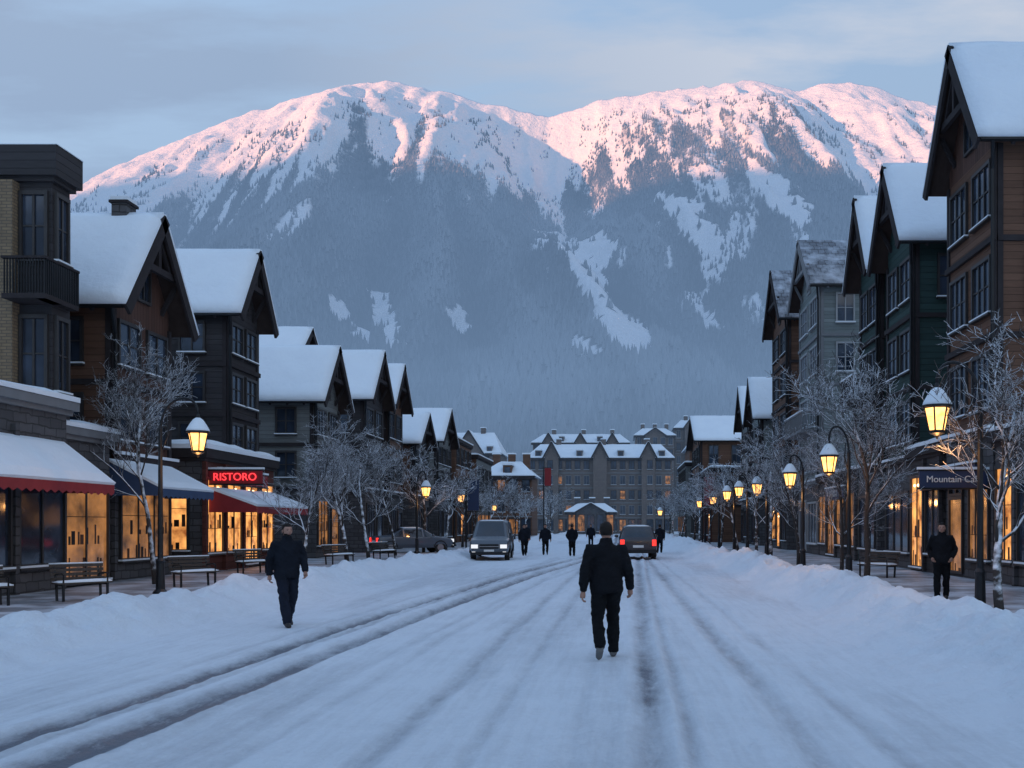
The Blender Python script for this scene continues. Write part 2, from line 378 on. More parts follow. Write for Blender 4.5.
def mk_mtn():
    m,nt,b=newmat('mountain_surface'); v=coords(nt)
    at=nt.nodes.new('ShaderNodeAttribute'); at.attribute_name='forest'
    n=noise(nt,v,.05,6,.7); f=mth(nt,'ADD',at.outputs['Fac'],mth(nt,'MULTIPLY',mth(nt,'SUBTRACT',n,.5),.9))
    f=ramp(nt,f,.35,.75)
    fc=mixc(nt,noise(nt,v,.02,4,.6),(.03,.038,.045),(.12,.13,.15))
    L(nt,mixc(nt,f,(.84,.86,.90),fc),b.inputs['Base Color']); b.inputs['Roughness'].default_value=.85; b.inputs['Specular IOR Level'].default_value=.1
    bump(nt,b,noise(nt,v,.03,7,.65),.9,16); return m
gridmesh('mountain',GX,GY,GZ,mk_mtn(),{'forest':fo})
N=330000
y=650+ (YC-650)*np.random.rand(N)**.8; u=-80+1200*np.random.rand(N); x=(u-CX)*y/F
keep=np.random.rand(N)<(y/YC)**.9; x=x[keep];y=y[keep]
z=mz(x,y)-.15; f=forest(x,y,z); str_=fbm((x+.1*y)/40,y/220,68,3)
k=np.random.rand(len(x))<f*(.35+.9*str_); x=x[k];y=y[k];z=z[k]; n=len(x)
hh=(9+12*np.random.rand(n))*(.6+.6*np.clip((3600-y)/2500,0,1)); rr=hh*(.17+.06*np.random.rand(n)); a0=np.random.rand(n)*6.28
V=np.zeros((n,5,3)); 
for j in range(4):
    V[:,j,0]=x+rr*np.cos(a0+j*1.5708); V[:,j,1]=y+rr*np.sin(a0+j*1.5708); V[:,j,2]=z-1+.1*hh
V[:,4,0]=x;V[:,4,1]=y;V[:,4,2]=z+hh
base=np.arange(n)[:,None]*5
T=np.stack([np.concatenate([base+j,base+(j+1)%4,base+4],1) for j in range(4)],1).reshape(-1,3)
me=bpy.data.meshes.new('pine_forest'); me.vertices.add(n*5); me.vertices.foreach_set('co',V.ravel()); me.loops.add(T.size); me.loops.foreach_set('vertex_index',T.ravel())
me.polygons.add(len(T)); me.polygons.foreach_set('loop_start',np.arange(len(T))*3); me.polygons.foreach_set('loop_total',np.full(len(T),3))
ridge=ridged((x+260*(fbm(x/900,y/900,41)-.5)+.18*(y-2500))/210,y/900,43)
tone_shade=np.clip(.42*np.random.rand(n)+1.4*(fbm(x/120+.2*y/130,y/480,69,4)-.5)+1.1*(ridge-.62)+.16,0,1)  # ridges lighter, gullies darker: relief shading put into the random tree colour
at=me.attributes.new('tone','FLOAT','POINT'); at.data.foreach_set('value',np.repeat(tone_shade,5).astype(np.float32)); me.update(calc_edges=True)
m,nt,bs=newmat('conifer'); at=nt.nodes.new('ShaderNodeAttribute'); at.attribute_name='tone'
L(nt,mixc(nt,at.outputs['Fac'],(.014,.022,.028),(.22,.245,.27)),bs.inputs['Base Color']); bs.inputs['Roughness'].default_value=.9; bs.inputs['Specular IOR Level'].default_value=.1
me.materials.append(m); o=bpy.data.objects.new('pine_forest',me); COL.objects.link(o); print('TREES',n)
# unseen ridge added behind the camera to shade the valley from the sun
dh=Vector((.80,.60,0)); ELEV=3.8
q=np.arange(-6500,8600,100.); s=np.arange(-1600,1601,100.)
Q,SS=np.meshgrid(q,s)
top=1345+100*(fbm(Q/700,Q*0,91,4)-.5)*2
ZZ=top*np.clip(1-np.abs(SS)/1600,0,1)**.9+40*(fbm(Q/200,SS/200,92)-.5)*np.clip(1-np.abs(SS)/1600,0,1)-1
XX=-4600*dh.x+SS*dh.x+Q*(-dh.y); YY=-4600*dh.y+SS*dh.y+Q*dh.x
gridmesh('hills',XX,YY,ZZ,plain('hill_snow_forest',(.3,.33,.37),.9,.6,.01,0))
def haze(name,a,b_,sig,col):
    b=MB(); m=bpy.data.materials.new(name+'_air'); m.use_nodes=True; nt=m.node_tree; nt.nodes.clear()
    o=nt.nodes.new('ShaderNodeOutputMaterial'); ab=nt.nodes.new('ShaderNodeVolumeAbsorption'); em=nt.nodes.new('ShaderNodeEmission'); ad=nt.nodes.new('ShaderNodeAddShader')
    ab.inputs['Color'].default_value=(0,0,0,1); ab.inputs['Density'].default_value=sig
    em.inputs['Color'].default_value=col+(1,); em.inputs['Strength'].default_value=sig  # airlight put in as a glow colour; the volume scatters no light
    m.cycles.emission_sampling='NONE'
    L(nt,ab.outputs[0],ad.inputs[0]); L(nt,em.outputs[0],ad.inputs[1]); L(nt,ad.outputs[0],o.inputs['Volume'])
    b.box(a,b_,m); b.obj(name)
haze('valley_haze',(-3600,150,-.1),(2600,3700,820),.00018,(.19,.315,.54))
haze('valley_mist',(-3500,128,-.12),(2500,3600,200),.00055,(.22,.35,.56))
# ------------------------------------------------------------ buildings
WR=random.Random(5)
def window(b,mp,u0,u1,z0,z1,glass='glass',nu=2,nz=2,fr='frame',t=.08,sill=True):
    def bx(a,c,m): b.box(mp(*a),mp(*c),m)
    bx((u0,-.02,z0),(u1,.02,z1),glass)
    bx((u0-t,0,z1),(u1+t,.09,z1+t*1.3),fr); bx((u0-t,0,z0-t),(u1+t,.09,z0),fr)
    bx((u0-t,0,z0),(u0,.085,z1),fr); bx((u1,0,z0),(u1+t,.085,z1),fr)
    if glass in('lit','litdim') and z1-z0>1.4:
        zs=z0
        for zz_ in (z0+(z1-z0)*.33,z0+(z1-z0)*.60):
            if WR.random()<.7: bx((u0+.04,.021,zz_-.02),(u1-.04,.026,zz_),'good2')
            u=u0+.06
            while u<u1-.15:
                wd=WR.uniform(.06,.2); hh=WR.uniform(.08,(z1-z0)*.22)
                if WR.random()<.6: bx((u,.0215,zs+.002),(min(u+wd,u1-.05),.0245,zs+hh),WR.choice(('good1','good2','good1','dark')))
                u+=wd+WR.uniform(.02,.15)
            zs=zz_
        if glass=='lit':
            for q in range(2):
                uu=WR.uniform(u0+.15,u1-.15); b.ell(mp(uu,.03,z1-.25),(.05,.05,.05),'bulb',8,6)
    for i in range(1,nu): 
        u=u0+(u1-u0)*i/nu; bx((u-.03,.03,z0),(u+.03,.06,z1),fr)
    for i in range(1,nz):
        z=z0+(z1-z0)*i/nz; bx((u0,.03,z-.02),(u1,.052,z+.02),fr)
    if sill: bx((u0-t*1.5,.0,z0-t-.05),(u1+t*1.5,.15,z0-t),fr); bx((u0-t*1.4,.01,z0-t+.002),(u1+t*1.4,.14,z0-t+.05),'snow')
def MPF_(mp,off): return lambda u,w,z: mp(u,w+off,z)
def chalet(name,s,W,y0,y1,eave,peak,depth,front,side,floors,oh=.65,ohy=.55,roof='snow',st=.22,shop='glass',trim='dark',fr='frame',ground=3.6,groundmat='stone',gable=None,balc=(),nwin=2,lit=(),awn=None,truss=True,sidewin=True,seed=0,chim=None):
    rnd=random.Random(seed+int(y0*10))
    E=empty(name); MPF=lambda u,w,z:(s*(W-w),u,z); MPS=lambda u,w,z:(s*(W+u),y0-w,z)
    b=MB(); yc=(y0+y1)/2
    b.box(MPF(y0,-depth,ground),MPF(y1,0,eave),side)
    b.box(MPF(y0-.003,0,ground),MPF(y1+.003,.04,eave),front)
    b.box(MPF(y0-.05,-depth,-.1),MPF(y1+.05,.12,ground),groundmat)
    g=gable or front
    sl=(peak-eave)/(yc-y0+ohy)
    ez=eave+sl*ohy; 
    for w in (.04,-depth):
        b.face([MPF(y0,w,eave),MPF(y1,w,eave),MPF(y1,w,ez-.05),MPF(yc,w,peak-.05),MPF(y0,w,ez-.05)],g)
    b.box(MPF(y0,-depth,eave),MPF(y0+.15,.03,ez-.06),side); b.box(MPF(y1-.15,-depth,eave),MPF(y1,.03,ez-.06),side)
    b.obj('walls',E)
    b=MB(); f=oh; bk=-depth-.4
    ya,yb=y0-ohy,y1+ohy
    for (e,sg) in ((ya,-1),(yb,1)):
        nrm=Vector((0,sg*(peak-eave),abs(yc-e))).normalized()
        pts=[MPF(e,f,eave),MPF(e,bk,eave),MPF(yc,bk,peak),MPF(yc,f,peak)]
        P=[Vector(p) for p in pts]; th=.16
        lo=[p-nrm*th for p in P]
        vs=P+lo; b.mesh(vs,[(0,1,2,3),(7,6,5,4),(0,4,5,1),(1,5,6,2),(2,6,7,3),(3,7,4,0)],'fascia')
        d=(P[3]-P[0]).normalized()
        ox=Vector((-s*.05,0,0))
        b.beam(P[0]+ox-nrm*.16-d*.08,P[3]+ox-nrm*.16+d*.06,.09,.34,trim,up=nrm)
        if sg<0:
            for k in np.arange(.3,depth,.8): b.beam(Vector(MPF(e+.05,-k,eave-.14)),Vector(MPF(y0+.02,-k,eave-.14+sl*(ohy-.05)-.02)),.09,.12,trim)
    if chim:
        b.box(MPF(yc-.3,-chim-.45,peak-.8),MPF(yc+.3,-chim,peak+.35),'stone'); b.box(MPF(yc-.36,-chim-.51,peak+.35),MPF(yc+.36,-chim+.06,peak+.43),'dark'); b.box(MPF(yc-.33,-chim-.48,peak+.43),MPF(yc+.33,-chim+.03,peak+.55),'snow')
    b.obj('roof',E)
    b=MB()
    for e,sg in ((ya,-1),(yb,1)):
        if roof=='snow':
            b.snowslab(MPF(e+sg*.05,f+.08,eave-.02),MPF(e+sg*.05,bk,eave-.02),MPF(yc,bk,peak+.05),MPF(yc,f+.08,peak+.05),st,'snow',30,12,seed+int(e))
        else:
            P=[Vector(MPF(e,f+.02,eave+.004)),Vector(MPF(e,bk,eave+.004)),Vector(MPF(yc,bk,peak+.004)),Vector(MPF(yc,f+.02,peak+.004))]
            nrm=Vector((0,sg*(peak-eave),abs(yc-e))).normalized(); vs=P+[p+nrm*.07 for p in P]
            b.mesh(vs,[(0,1,2,3),(7,6,5,4),(0,4,5,1),(1,5,6,2),(2,6,7,3),(3,7,4,0)],roof)
    b.obj('roof_snow',E,True)
    b=MB()
    if truss:
        w=oh-.1; hh=peak-ez
        zc=ez+hh*.30; half=(yc-y0)*.74
        b.box(MPF(yc-half,w-.09,zc-.1),MPF(yc+half,w+.05,zc+.1),trim)
        b.box(MPF(yc-.08,w-.08,zc+.1),MPF(yc+.08,w+.04,peak-.25),trim)
        for sg in (-1,1):
            b.beam(MPF(yc+sg*half*.55,w-.02,zc+.1),MPF(yc+sg*.08,w-.02,zc+hh*.42),.1,.13,trim)
            b.beam(MPF(yc+sg*half*.95,0.04,zc-1.1),MPF(yc+sg*half*.95,w,zc-.1),.12,.12,trim)
    for u in (y0,y1): b.box(MPF(u-.09,.04,ground+.15),MPF(u+.09,.10,eave),trim)
    b.box(MPS(-.0,0,ground+.15),MPS(.16,.06,eave),trim)
    fh=(eave-ground)/floors
    for k in range(floors):
        z=ground+fh*k
        b.box(MPF(y0-.12,.05 if k else .12,z-.02),MPF(y1+.12,.16 if k else .3,z+.15),trim)
        b.box(MPS(.0,.0,z-.02),MPS(depth,.09 if k else .2,z+.14),trim)
    b.box(MPF(y0-.12,.12,ground+.15),MPF(y1+.12,.34,ground+.24),'snow')
    b.obj('trim',E)
    b=MB(); wd=(y1-y0)
    for k in range(floors):
        z0=ground+fh*k+fh*.30; z1=ground+fh*k+fh*.84
        for i in range(nwin):
            cw=wd/nwin; uc=y0+cw*(i+.5); hw=cw*.34
            gl='litdim' if (k,i) in lit else 'glass'
            window(b,MPF_(MPF,.04),uc-hw,uc+hw,z0,z1,gl,3 if hw>.6 else 2,2,fr)
        if sidewin:
            for uc in np.arange(1.3,min(depth,9),2.3):
                if rnd.random()<.75: window(b,MPS,uc-.42,uc+.42,z0,z1,'glass',2,2,fr)
    if peak-eave>2.2: window(b,MPF_(MPF,.04),yc-.35,yc+.35,ez-.2,ez+.7,'glass',2,1,fr,sill=False)
    n=max(1,int(wd/1.9)); cw=wd/n
    for i in range(n):
        u0=y0+cw*i+.22; u1=y0+cw*(i+1)-.22
        sh_=shop if (shop!='lit' or rnd.random()<.6) else 'glass'
        if i==n//2 and n>1:
            window(b,MPF_(MPF,.12),u0+.2,u1-.2,.3,2.5,sh_,1,1,fr,sill=False); window(b,MPF_(MPF,.12),u0+.2,u1-.2,2.7,3.0,'glass',2,1,fr,sill=False)
        else: window(b,MPF_(MPF,.12),u0,u1,.75,2.85,sh_,3,1,fr)
    b.obj('windows',E)
    if balc:
        b=MB()
        for k in balc:
            z=ground+fh*k+.15; u0=y0+.2;u1=y1-.2; ow=1.0
            b.box(MPF(u0,.1,z),MPF(u1,ow,z+.14),trim)
            b.box(MPF(u0,ow-.08,z+1.0),MPF(u1,ow,z+1.08),trim)
            b.box(MPF(u0,ow-.10,z+1.08),MPF(u1,ow+.02,z+1.15),'snow')
            for u in np.arange(u0,u1,.16): b.box(MPF(u,ow-.06,z+.14),MPF(u+.05,ow-.02,z+1.0),trim)
            for uu in (u0,u1-.08):
                b.box(MPF(uu,.1,z+1.0),MPF(uu+.08,ow-.08,z+1.08),trim)
                for w in np.arange(.15,ow-.1,.16): b.box(MPF(uu+.02,w,z+.14),MPF(uu+.06,w+.05,z+1.0),trim)
        b.obj('balcony',E)
    b=MB(); b.tube([MPF(ya+.02,.3,eave-.1),MPF(y0-.1,.16,eave-.75),MPF(y0-.1,.16,ground+.4)],.055,'metal',6)
    b.tube([MPF(ya-.02,f,eave-.06),MPF(ya-.02,bk,eave-.06)],.06,'metal',6); b.obj('gutter_and_downpipe',E)
    if awn: awning(E,MPF,*awn)
    return E
def awning(E,MPF,u0,u1,zt,zb,out,mat,w0=.13):
    b=MB()
    P=[Vector(MPF(u0,w0,zt)),Vector(MPF(u1,w0,zt)),Vector(MPF(u1,out,zb)),Vector(MPF(u0,out,zb))]
    dn=Vector((0,0,-.04))
    vs=P+[p+dn for p in P]; b.mesh(vs,[(0,1,2,3),(7,6,5,4),(0,4,5,1),(1,5,6,2),(2,6,7,3),(3,7,4,0)],mat)
    n=max(3,int((u1-u0)/.3)); 
    for i in range(n):
        a=u0+(u1-u0)*i/n; c=u0+(u1-u0)*(i+1)/n; md=(a+c)/2
        b.face([MPF(a,out+.004,zb),MPF(c,out+.004,zb),MPF(c,out+.004,zb-.2),MPF(md,out+.004,zb-.27),MPF(a,out+.004,zb-.2)],mat)
    for u in (u0,u1): b.face([MPF(u,w0,zt-.04),MPF(u,out,zb-.04),MPF(u,out,zb-.2),MPF(u,w0,zb-.2)],mat)
    for u in (u0+.1,u1-.1): b.tube([MPF(u,w0,zb-.15),MPF(u,out-.05,zb-.08)],.02,'metal',6)
    b.snowslab(P[0],P[1],P[2],P[3],.14,'snow',30,7,int(u0*3))
    b.obj('awning',E)
def flatblock(name,s,W,y0,y1,h,depth,front,side,floors=1,shop='glass',ground=3.4,cap='dark',nwin=3,fr='frame',snowt=.25,sidewin=True,capo=.18,caph=.3,nside=3,shopside=False,litset=None):
    E=empty(name); MPF=lambda u,w,z:(s*(W-w),u,z); MPS=lambda u,w,z:(s*(W+u),y0-w,z)
    b=MB(); b.box(MPF(y0,-depth,-.1),MPF(y1,0,h),side); b.box(MPF(y0-.003,0,-.1),MPF(y1+.003,.04,h),front); b.obj('walls',E)
    b=MB(); b.box(MPF(y0-capo,-depth-.1,h),MPF(y1+capo,capo+.04,h+caph),cap)
    b.box(MPF(y0-capo*.5,-depth-.05,h-.12),MPF(y1+capo*.5,capo*.5+.04,h),cap)
    if floors>1: b.box(MPF(y0-.08,.04,ground-.1),MPF(y1+.08,.2,ground+.1),cap); b.box(MPS(0,0,ground-.1),MPS(depth,.1,ground+.1),cap)
    b.snowslab(MPF(y0-capo,capo+.06,h+caph),MPF(y0-capo,-depth,h+caph),MPF(y1+capo,-depth,h+caph),MPF(y1+capo,capo+.06,h+caph),snowt,'snow',24,14,int(y0)); b.obj('parapet',E)
    b=MB(); wd=y1-y0; n=nwin; cw=wd/max(n,1)
    top=min(ground,h)
    for i in range(n):
        sh_=shop
        if litset is not None: sh_='lit' if i in litset else 'glass'
        window(b,MPF_(MPF,.04),y0+cw*i+.2,y0+cw*(i+1)-.2,.8 if i!=n//2 else .3,top-.75,sh_,2,1,fr)
        b.box(MPF(y0+cw*i-.08,.04,0),MPF(y0+cw*i+.08,.16,top-.15),front)
    if shopside:
        for i in range(nside): window(b,MPS,.5+i*2.1,2.1+i*2.1,.9,top-.8,shop,2,1,fr)
    if floors>1:
        fh=(h-ground)/(floors-1)
        for k in range(floors-1):
            z0=ground+fh*k+fh*.28; z1=ground+fh*k+fh*.82
            for i in range(n): window(b,MPF_(MPF,.04),y0+cw*(i+.5)-cw*.3,y0+cw*(i+.5)+cw*.3,z0,z1,'glass',2,2,fr)
            if sidewin:
                for i in range(nside): window(b,MPS,.5+i*2.1,1.6+i*2.1,z0,z1,'glass',2,2,fr)
    b.obj('windows',E); return E,MPF,MPS
# ---- left side
E,mf,ms=flatblock('stone_shop',-1,14,14,25.1,4.6,10,'stone','stone',1,'litdim',4.2,'trimw',5,capo=.22,caph=.22,litset=(1,))
awning(E,mf,17.2,24.9,3.75,2.72,1.35,'awnred',.05)
E,mf,ms=flatblock('stone_shop',-1,14.25,25.15,27.7,4.05,10,'stone','stone',1,'litdim',3.8,'trimw',1,capo=.2,caph=.2)
E,mf,ms=flatblock('brick_apartment_block',-1,14.3,25.0,25.8,10.45,7,'black','black',1,'glass',4.8,'black',0,capo=.22,caph=.75,snowt=.05,nside=0)
b=MB(); b.box(ms(.78,.003,4.9),ms(7,.30,10.3),'tanbrick'); b.obj('brick_bay',E)
b=MB()
window(b,ms,.12,.68,8.45,10.0,'glass',2,2); window(b,ms,.12,.68,5.15,6.9,'glass',2,2); window(b,MPF_(mf,.04),25.15,25.6,8.45,10,'glass',2,2); window(b,MPF_(mf,.04),25.15,25.6,5.15,6.9,'glass',2,2)
for u in (1.3,3.3): window(b,MPF_(ms,.303),u,u+1.1,8.3,9.9,'glass',2,2); window(b,MPF_(ms,.303),u,u+1.1,5.3,6.9,'glass',2,2)
b.obj('windows',E)
b=MB()
b.box(ms(-.32,.01,7.25),ms(.74,.8,7.37),'dark'); b.box(ms(-.34,.70,8.22),ms(.75,.82,8.28),'dark')
for u in np.arange(-.30,.74,.07): b.box(ms(u,.745,7.37),ms(u+.025,.775,8.22),'metal')
b.box(mf(24.26,.05,7.37),mf(25.75,.30,7.25),'dark'); b.box(mf(24.26,.26,8.22),mf(25.75,.33,8.28),'dark')
for u in np.arange(24.28,25.74,.08): b.box(mf(u,.28,7.37),mf(u+.025,.31,8.22),'metal')
b.obj('balcony',E)
chalet('timber_chalet',-1,14.6,28.6,32.1,7.95,11.1,12,'brownv','brown',2,nwin=2,awn=(28.0,31.6,3.55,2.75,1.7,'awnblue'),seed=1,ohy=.6,chim=.3,shop='litdim')
chalet('timber_chalet',-1,14.6,37.0,39.9,9.5,12.25,12,'black','black',3,nwin=2,seed=2,shop='litdim',ground=3.9,ohy=.5)
E,mf,ms=flatblock('corner_shop',-1,14.1,33.6,40.4,4.0,6,'red','stone',1,'lit',4.0,'dark',4,nside=2,shopside=True,snowt=.3)
awning(E,mf,34.0,39.6,2.95,2.35,1.7,'awnred',.05)
chalet('timber_chalet',-1,14.6,47.4,51.4,7.55,10.5,11,'greysid','greysid',2,nwin=2,seed=3,shop='litdim',ground=3.4)
chalet('timber_chalet',-1,20.3,60.5,66.5,11.2,14.2,9,'brown','greysid',3,nwin=2,seed=13,truss=False)
chalet('timber_chalet',-1,14.6,56.6,61,8.8,11.9,5,'black','black',2,nwin=2,seed=4,ground=3.6)
chalet('timber_chalet',-1,14.6,62.3,66.3,9.2,12.0,5,'brown','brown',2,nwin=2,seed=5)
chalet('timber_chalet',-1,14.6,70.2,75.4,7.4,9.8,12,'black','brown',2,nwin=2,seed=6)
chalet('timber_chalet',-1,14.6,79,85.5,8.3,11.2,14,'greysid','greysid',2,nwin=3,seed=7)
flatblock('brick_shop_row',-1,14.4,87,96,9.0,10,'brown','brown',3,'lit',3.4,nwin=4,litset=(1,))
flatblock('brick_shop_row',-1,14.0,97,108,8.2,10,'greysid','brown',2,'litdim',3.4,nwin=4)
# ---- right side
chalet('timber_lodge',1,10.6,28.0,31.9,12.45,16.1,12,'brown','brown',3,nwin=2,ground=4.3,seed=21,shop='litdim',oh=.65,gable='brownv',ohy=.5)
chalet('green_lodge',1,10.6,35.8,39.2,11.8,15.2,12,'green','green',3,nwin=2,ground=4.0,seed=22,shop='glass')
chalet('green_lodge',1,10.6,40.6,43.6,12.0,15.5,12,'green','green',3,nwin=2,ground=4.0,seed=23,balc=(1,))
chalet('sage_lodge',1,10.6,52.6,58.3,14.3,17.5,11,'greygreen','greygreen',4,nwin=2,ground=3.9,seed=24,roof='shing',trim='trimw',fr='framel',balc=(1,))
chalet('timber_lodge',1,10.6,62.6,68.6,14.6,18.4,11,'brown','brown',4,nwin=2,ground=3.9,seed=25,roof='shing',shop='lit')
chalet('timber_chalet',1,10.6,74.6,79.4,9.6,13.0,11,'greygreen','greygreen',2,nwin=2,seed=26)
chalet('timber_chalet',1,10.6,81,86,9.8,13.2,9,'greysid','greysid',2,nwin=2,seed=27,shop='lit')
flatblock('brick_shop_row',1,8.2,89,98,6.5,10,'red','brown',2,'lit',3.4,nwin=4,litset=(0,2))
chalet('timber_chalet',1,8.2,101,112,10.2,13.2,12,'brown','brown',2,nwin=3,seed=28,truss=False)
flatblock('brick_shop_row',1,7.6,114,128,8.5,9,'greysid','greysid',3,'litdim',3.4,nwin=5)
E,mf,ms=flatblock('storefront',1,10.45,17,27.6,4.0,9,'stone','stone',1,'lit',4.0,'dark',7,snowt=.2,litset=(6,))
E,mf,ms=flatblock('storefront',1,10.45,32.2,35.6,4.1,9,'black','stone',1,'lit',4.1,'dark',2,snowt=.22,litset=(1,))
E,mf,ms=flatblock('storefront',1,10.5,44.0,52.2,3.9,9,'stone','greygreen',1,'litdim',3.9,'dark',4,snowt=.22)
def sign(name,pos,rotz,w,h,text,bm,tm,size,dep=.08):
    E=empty(name,pos); E.rotation_euler=(0,0,rotz)
    b=MB(); b.box((-w/2,0,-h/2),(w/2,dep,h/2),bm); b.box((-w/2-.04,-.012,h/2),(w/2+.04,dep+.02,h/2+.05),'metal'); b.box((-w/2-.04,-.012,-h/2-.05),(w/2+.04,dep+.02,-h/2),'metal'); b.box((-w/2-.05,-.02,h/2+.05),(w/2+.05,dep+.04,h/2+.12),'snow'); b.obj('board',E)
    c=bpy.data.curves.new('letters','FONT'); c.body=text; c.size=size; c.extrude=.015; c.align_x='CENTER'; c.align_y='CENTER'
    o=bpy.data.objects.new('letters',c); COL.objects.link(o); o.parent=E; o.location=(0,-.02,0); o.rotation_euler=(math.pi/2,0,0); c.materials.append(M[tm])
sign('shop_sign',(-13.15,34.0,3.35),0,1.85,.44,'RISTORO','awnred','neon',.36)
sign('shop_sign',(-13.9,37.0,3.4),math.pi/2,4.6,.44,'RISTORO','awnred','neon',.4)
sign('shop_sign',(10.2,31.2,3.2),-math.pi/2,5.2,.55,'Mountain Gear','signblue','signw',.5)
sign('shop_sign',(9.35,27.9,3.0),0,1.9,.46,'Mountain Cafe','signblue','signw',.26)
sign('shop_sign',(10.3,48,3.2),-math.pi/2,4,.5,'BAKERY','signblue','signw',.45)
# ---- hotel & far buildings
def hotel(name,x0,x1,y,dep,eave,peak,floors,mat,gabs=2,gh=.22,gp_=.95):
    E=empty(name); b=MB(); b.box((x0,y,-.1),(x1,y+dep,eave),mat)
    b.obj('walls',E); b=MB()
    b.snowslab((x0-.5,y-.6,eave),(x1+.5,y-.6,eave),(x1-2,y+dep/2,peak),(x0+2,y+dep/2,peak),.3,'snow',30,8)
    b.snowslab((x0-.5,y+dep+.6,eave),(x1+.5,y+dep+.6,eave),(x1-2,y+dep/2,peak),(x0+2,y+dep/2,peak),.3,'snow',30,8)
    b.face([(x0-.5,y-.6,eave),(x0-.5,y+dep+.6,eave),(x0+2,y+dep/2,peak)],'snow'); b.face([(x1+.5,y-.6,eave),(x1+.5,y+dep+.6,eave),(x1-2,y+dep/2,peak)],'snow')
    b.box((x0-.4,y-.5,eave-.5),(x1+.4,y-.003,eave),'dark')
    W=x1-x0; GS=[x0+W*(i+.5)/gabs for i in range(gabs)] if gabs else []
    hw=W/max(gabs,1)*gh
    for c in GS:
        h=hw; gp=eave+(peak-eave)*gp_
        b.box((c-h,y-1.2,-.1),(c+h,y-.01,eave+.2),mat)
        b.face([(c-h,y-1.2,eave+.2),(c+h,y-1.2,eave+.2),(c,y-1.2,gp)],mat)
        for sg in (-1,1):
            b.snowslab((c+sg*(h+.4),y-1.6,eave-.1),(c+sg*(h+.4),y+dep*.3,eave-.1),(c,y+dep*.3,gp+.2),(c,y-1.6,gp+.2),.22,'snow',8,5)
            b.beam((c+sg*(h+.4),y-1.62,eave-.2),(c,y-1.62,gp+.08),.1,.3,'dark')
    nd=int(W/4)
    for i in range(nd):
        c=x0+W*(i+.5)/nd
        if any(abs(c-g)<hw+1.2 for g in GS): continue
        b.box((c-.6,y-.2,eave+.1),(c+.6,y+2.5,eave+1.5),mat); b.box((c-.4,y-.23,eave+.35),(c+.4,y-.2,eave+1.25),'glass'); b.box((c-.75,y-.4,eave+1.5),(c+.75,y+3,eave+1.75),'snow')
    for cx in (x0+W*.2,x0+W*.52,x0+W*.83): b.box((cx-.5,y+dep*.45,eave),(cx+.5,y+dep*.55,peak+1.1),mat); b.box((cx-.6,y+dep*.44,peak+1.1),(cx+.6,y+dep*.56,peak+1.3),'snow')
    b.obj('roof',E); b=MB(); fh=eave/floors
    nx=max(4,int(W/1.75))
    for k in range(floors):
        for i in range(nx):
            xc=x0+W*(i+.5)/nx
            inb=any(abs(xc-g)<hw+.1 for g in GS)
            yy=y-1.2 if inb else y
            if inb and any(abs(abs(xc-g)-hw)<.5 for g in GS): continue
            mp=lambda u,w,z: (u,yy-w,z)
            if k==0:
                window(b,mp,xc-.6,xc+.6,.4,fh*.86,'litdim' if WR.random()<.3 else 'glass',2,1,'dark',.1)
            else: window(b,mp,xc-.48,xc+.48,fh*k+fh*.24,fh*k+fh*.80,'litdim' if WR.random()<.08 else 'glass',2,1,'trimw' if k%2 else 'dark',.09)
        if k: b.box((x0,y-.12,fh*k-.1),(x1,y-.01,fh*k+.08),'trimw')
    b.obj('windows',E)
hotel('grand_hotel',-18.5,10.5,200,14,15.0,18.2,5,'hotelstone',3,.14,.95)
hotel('hotel_wing',-21,2,240,16,21.3,24.0,7,'hotelstone',3,.14,.8)
hotel('hotel_wing',4,14,256,16,24.5,27,8,'hotelstone',1,.25,.7)
hotel('hotel_wing',14.5,31,262,16,27,29.8,8,'hotelstone',2,.2,.9)
hotel('hotel_annex',33,52,250,14,17,22,6,'hotelstone',2)
hotel('inn',-19,-12.2,138,9,8.4,10.6,3,'brown',0)
hotel('inn',9.8,21,140,10,12.5,16.0,4,'brown',1)
hotel('hotel_annex',-52,-26,215,14,17,22,5,'hotelstone',2)
hotel('inn',-10,-1,188,6,4.0,5.6,1,'stone',1,.3)
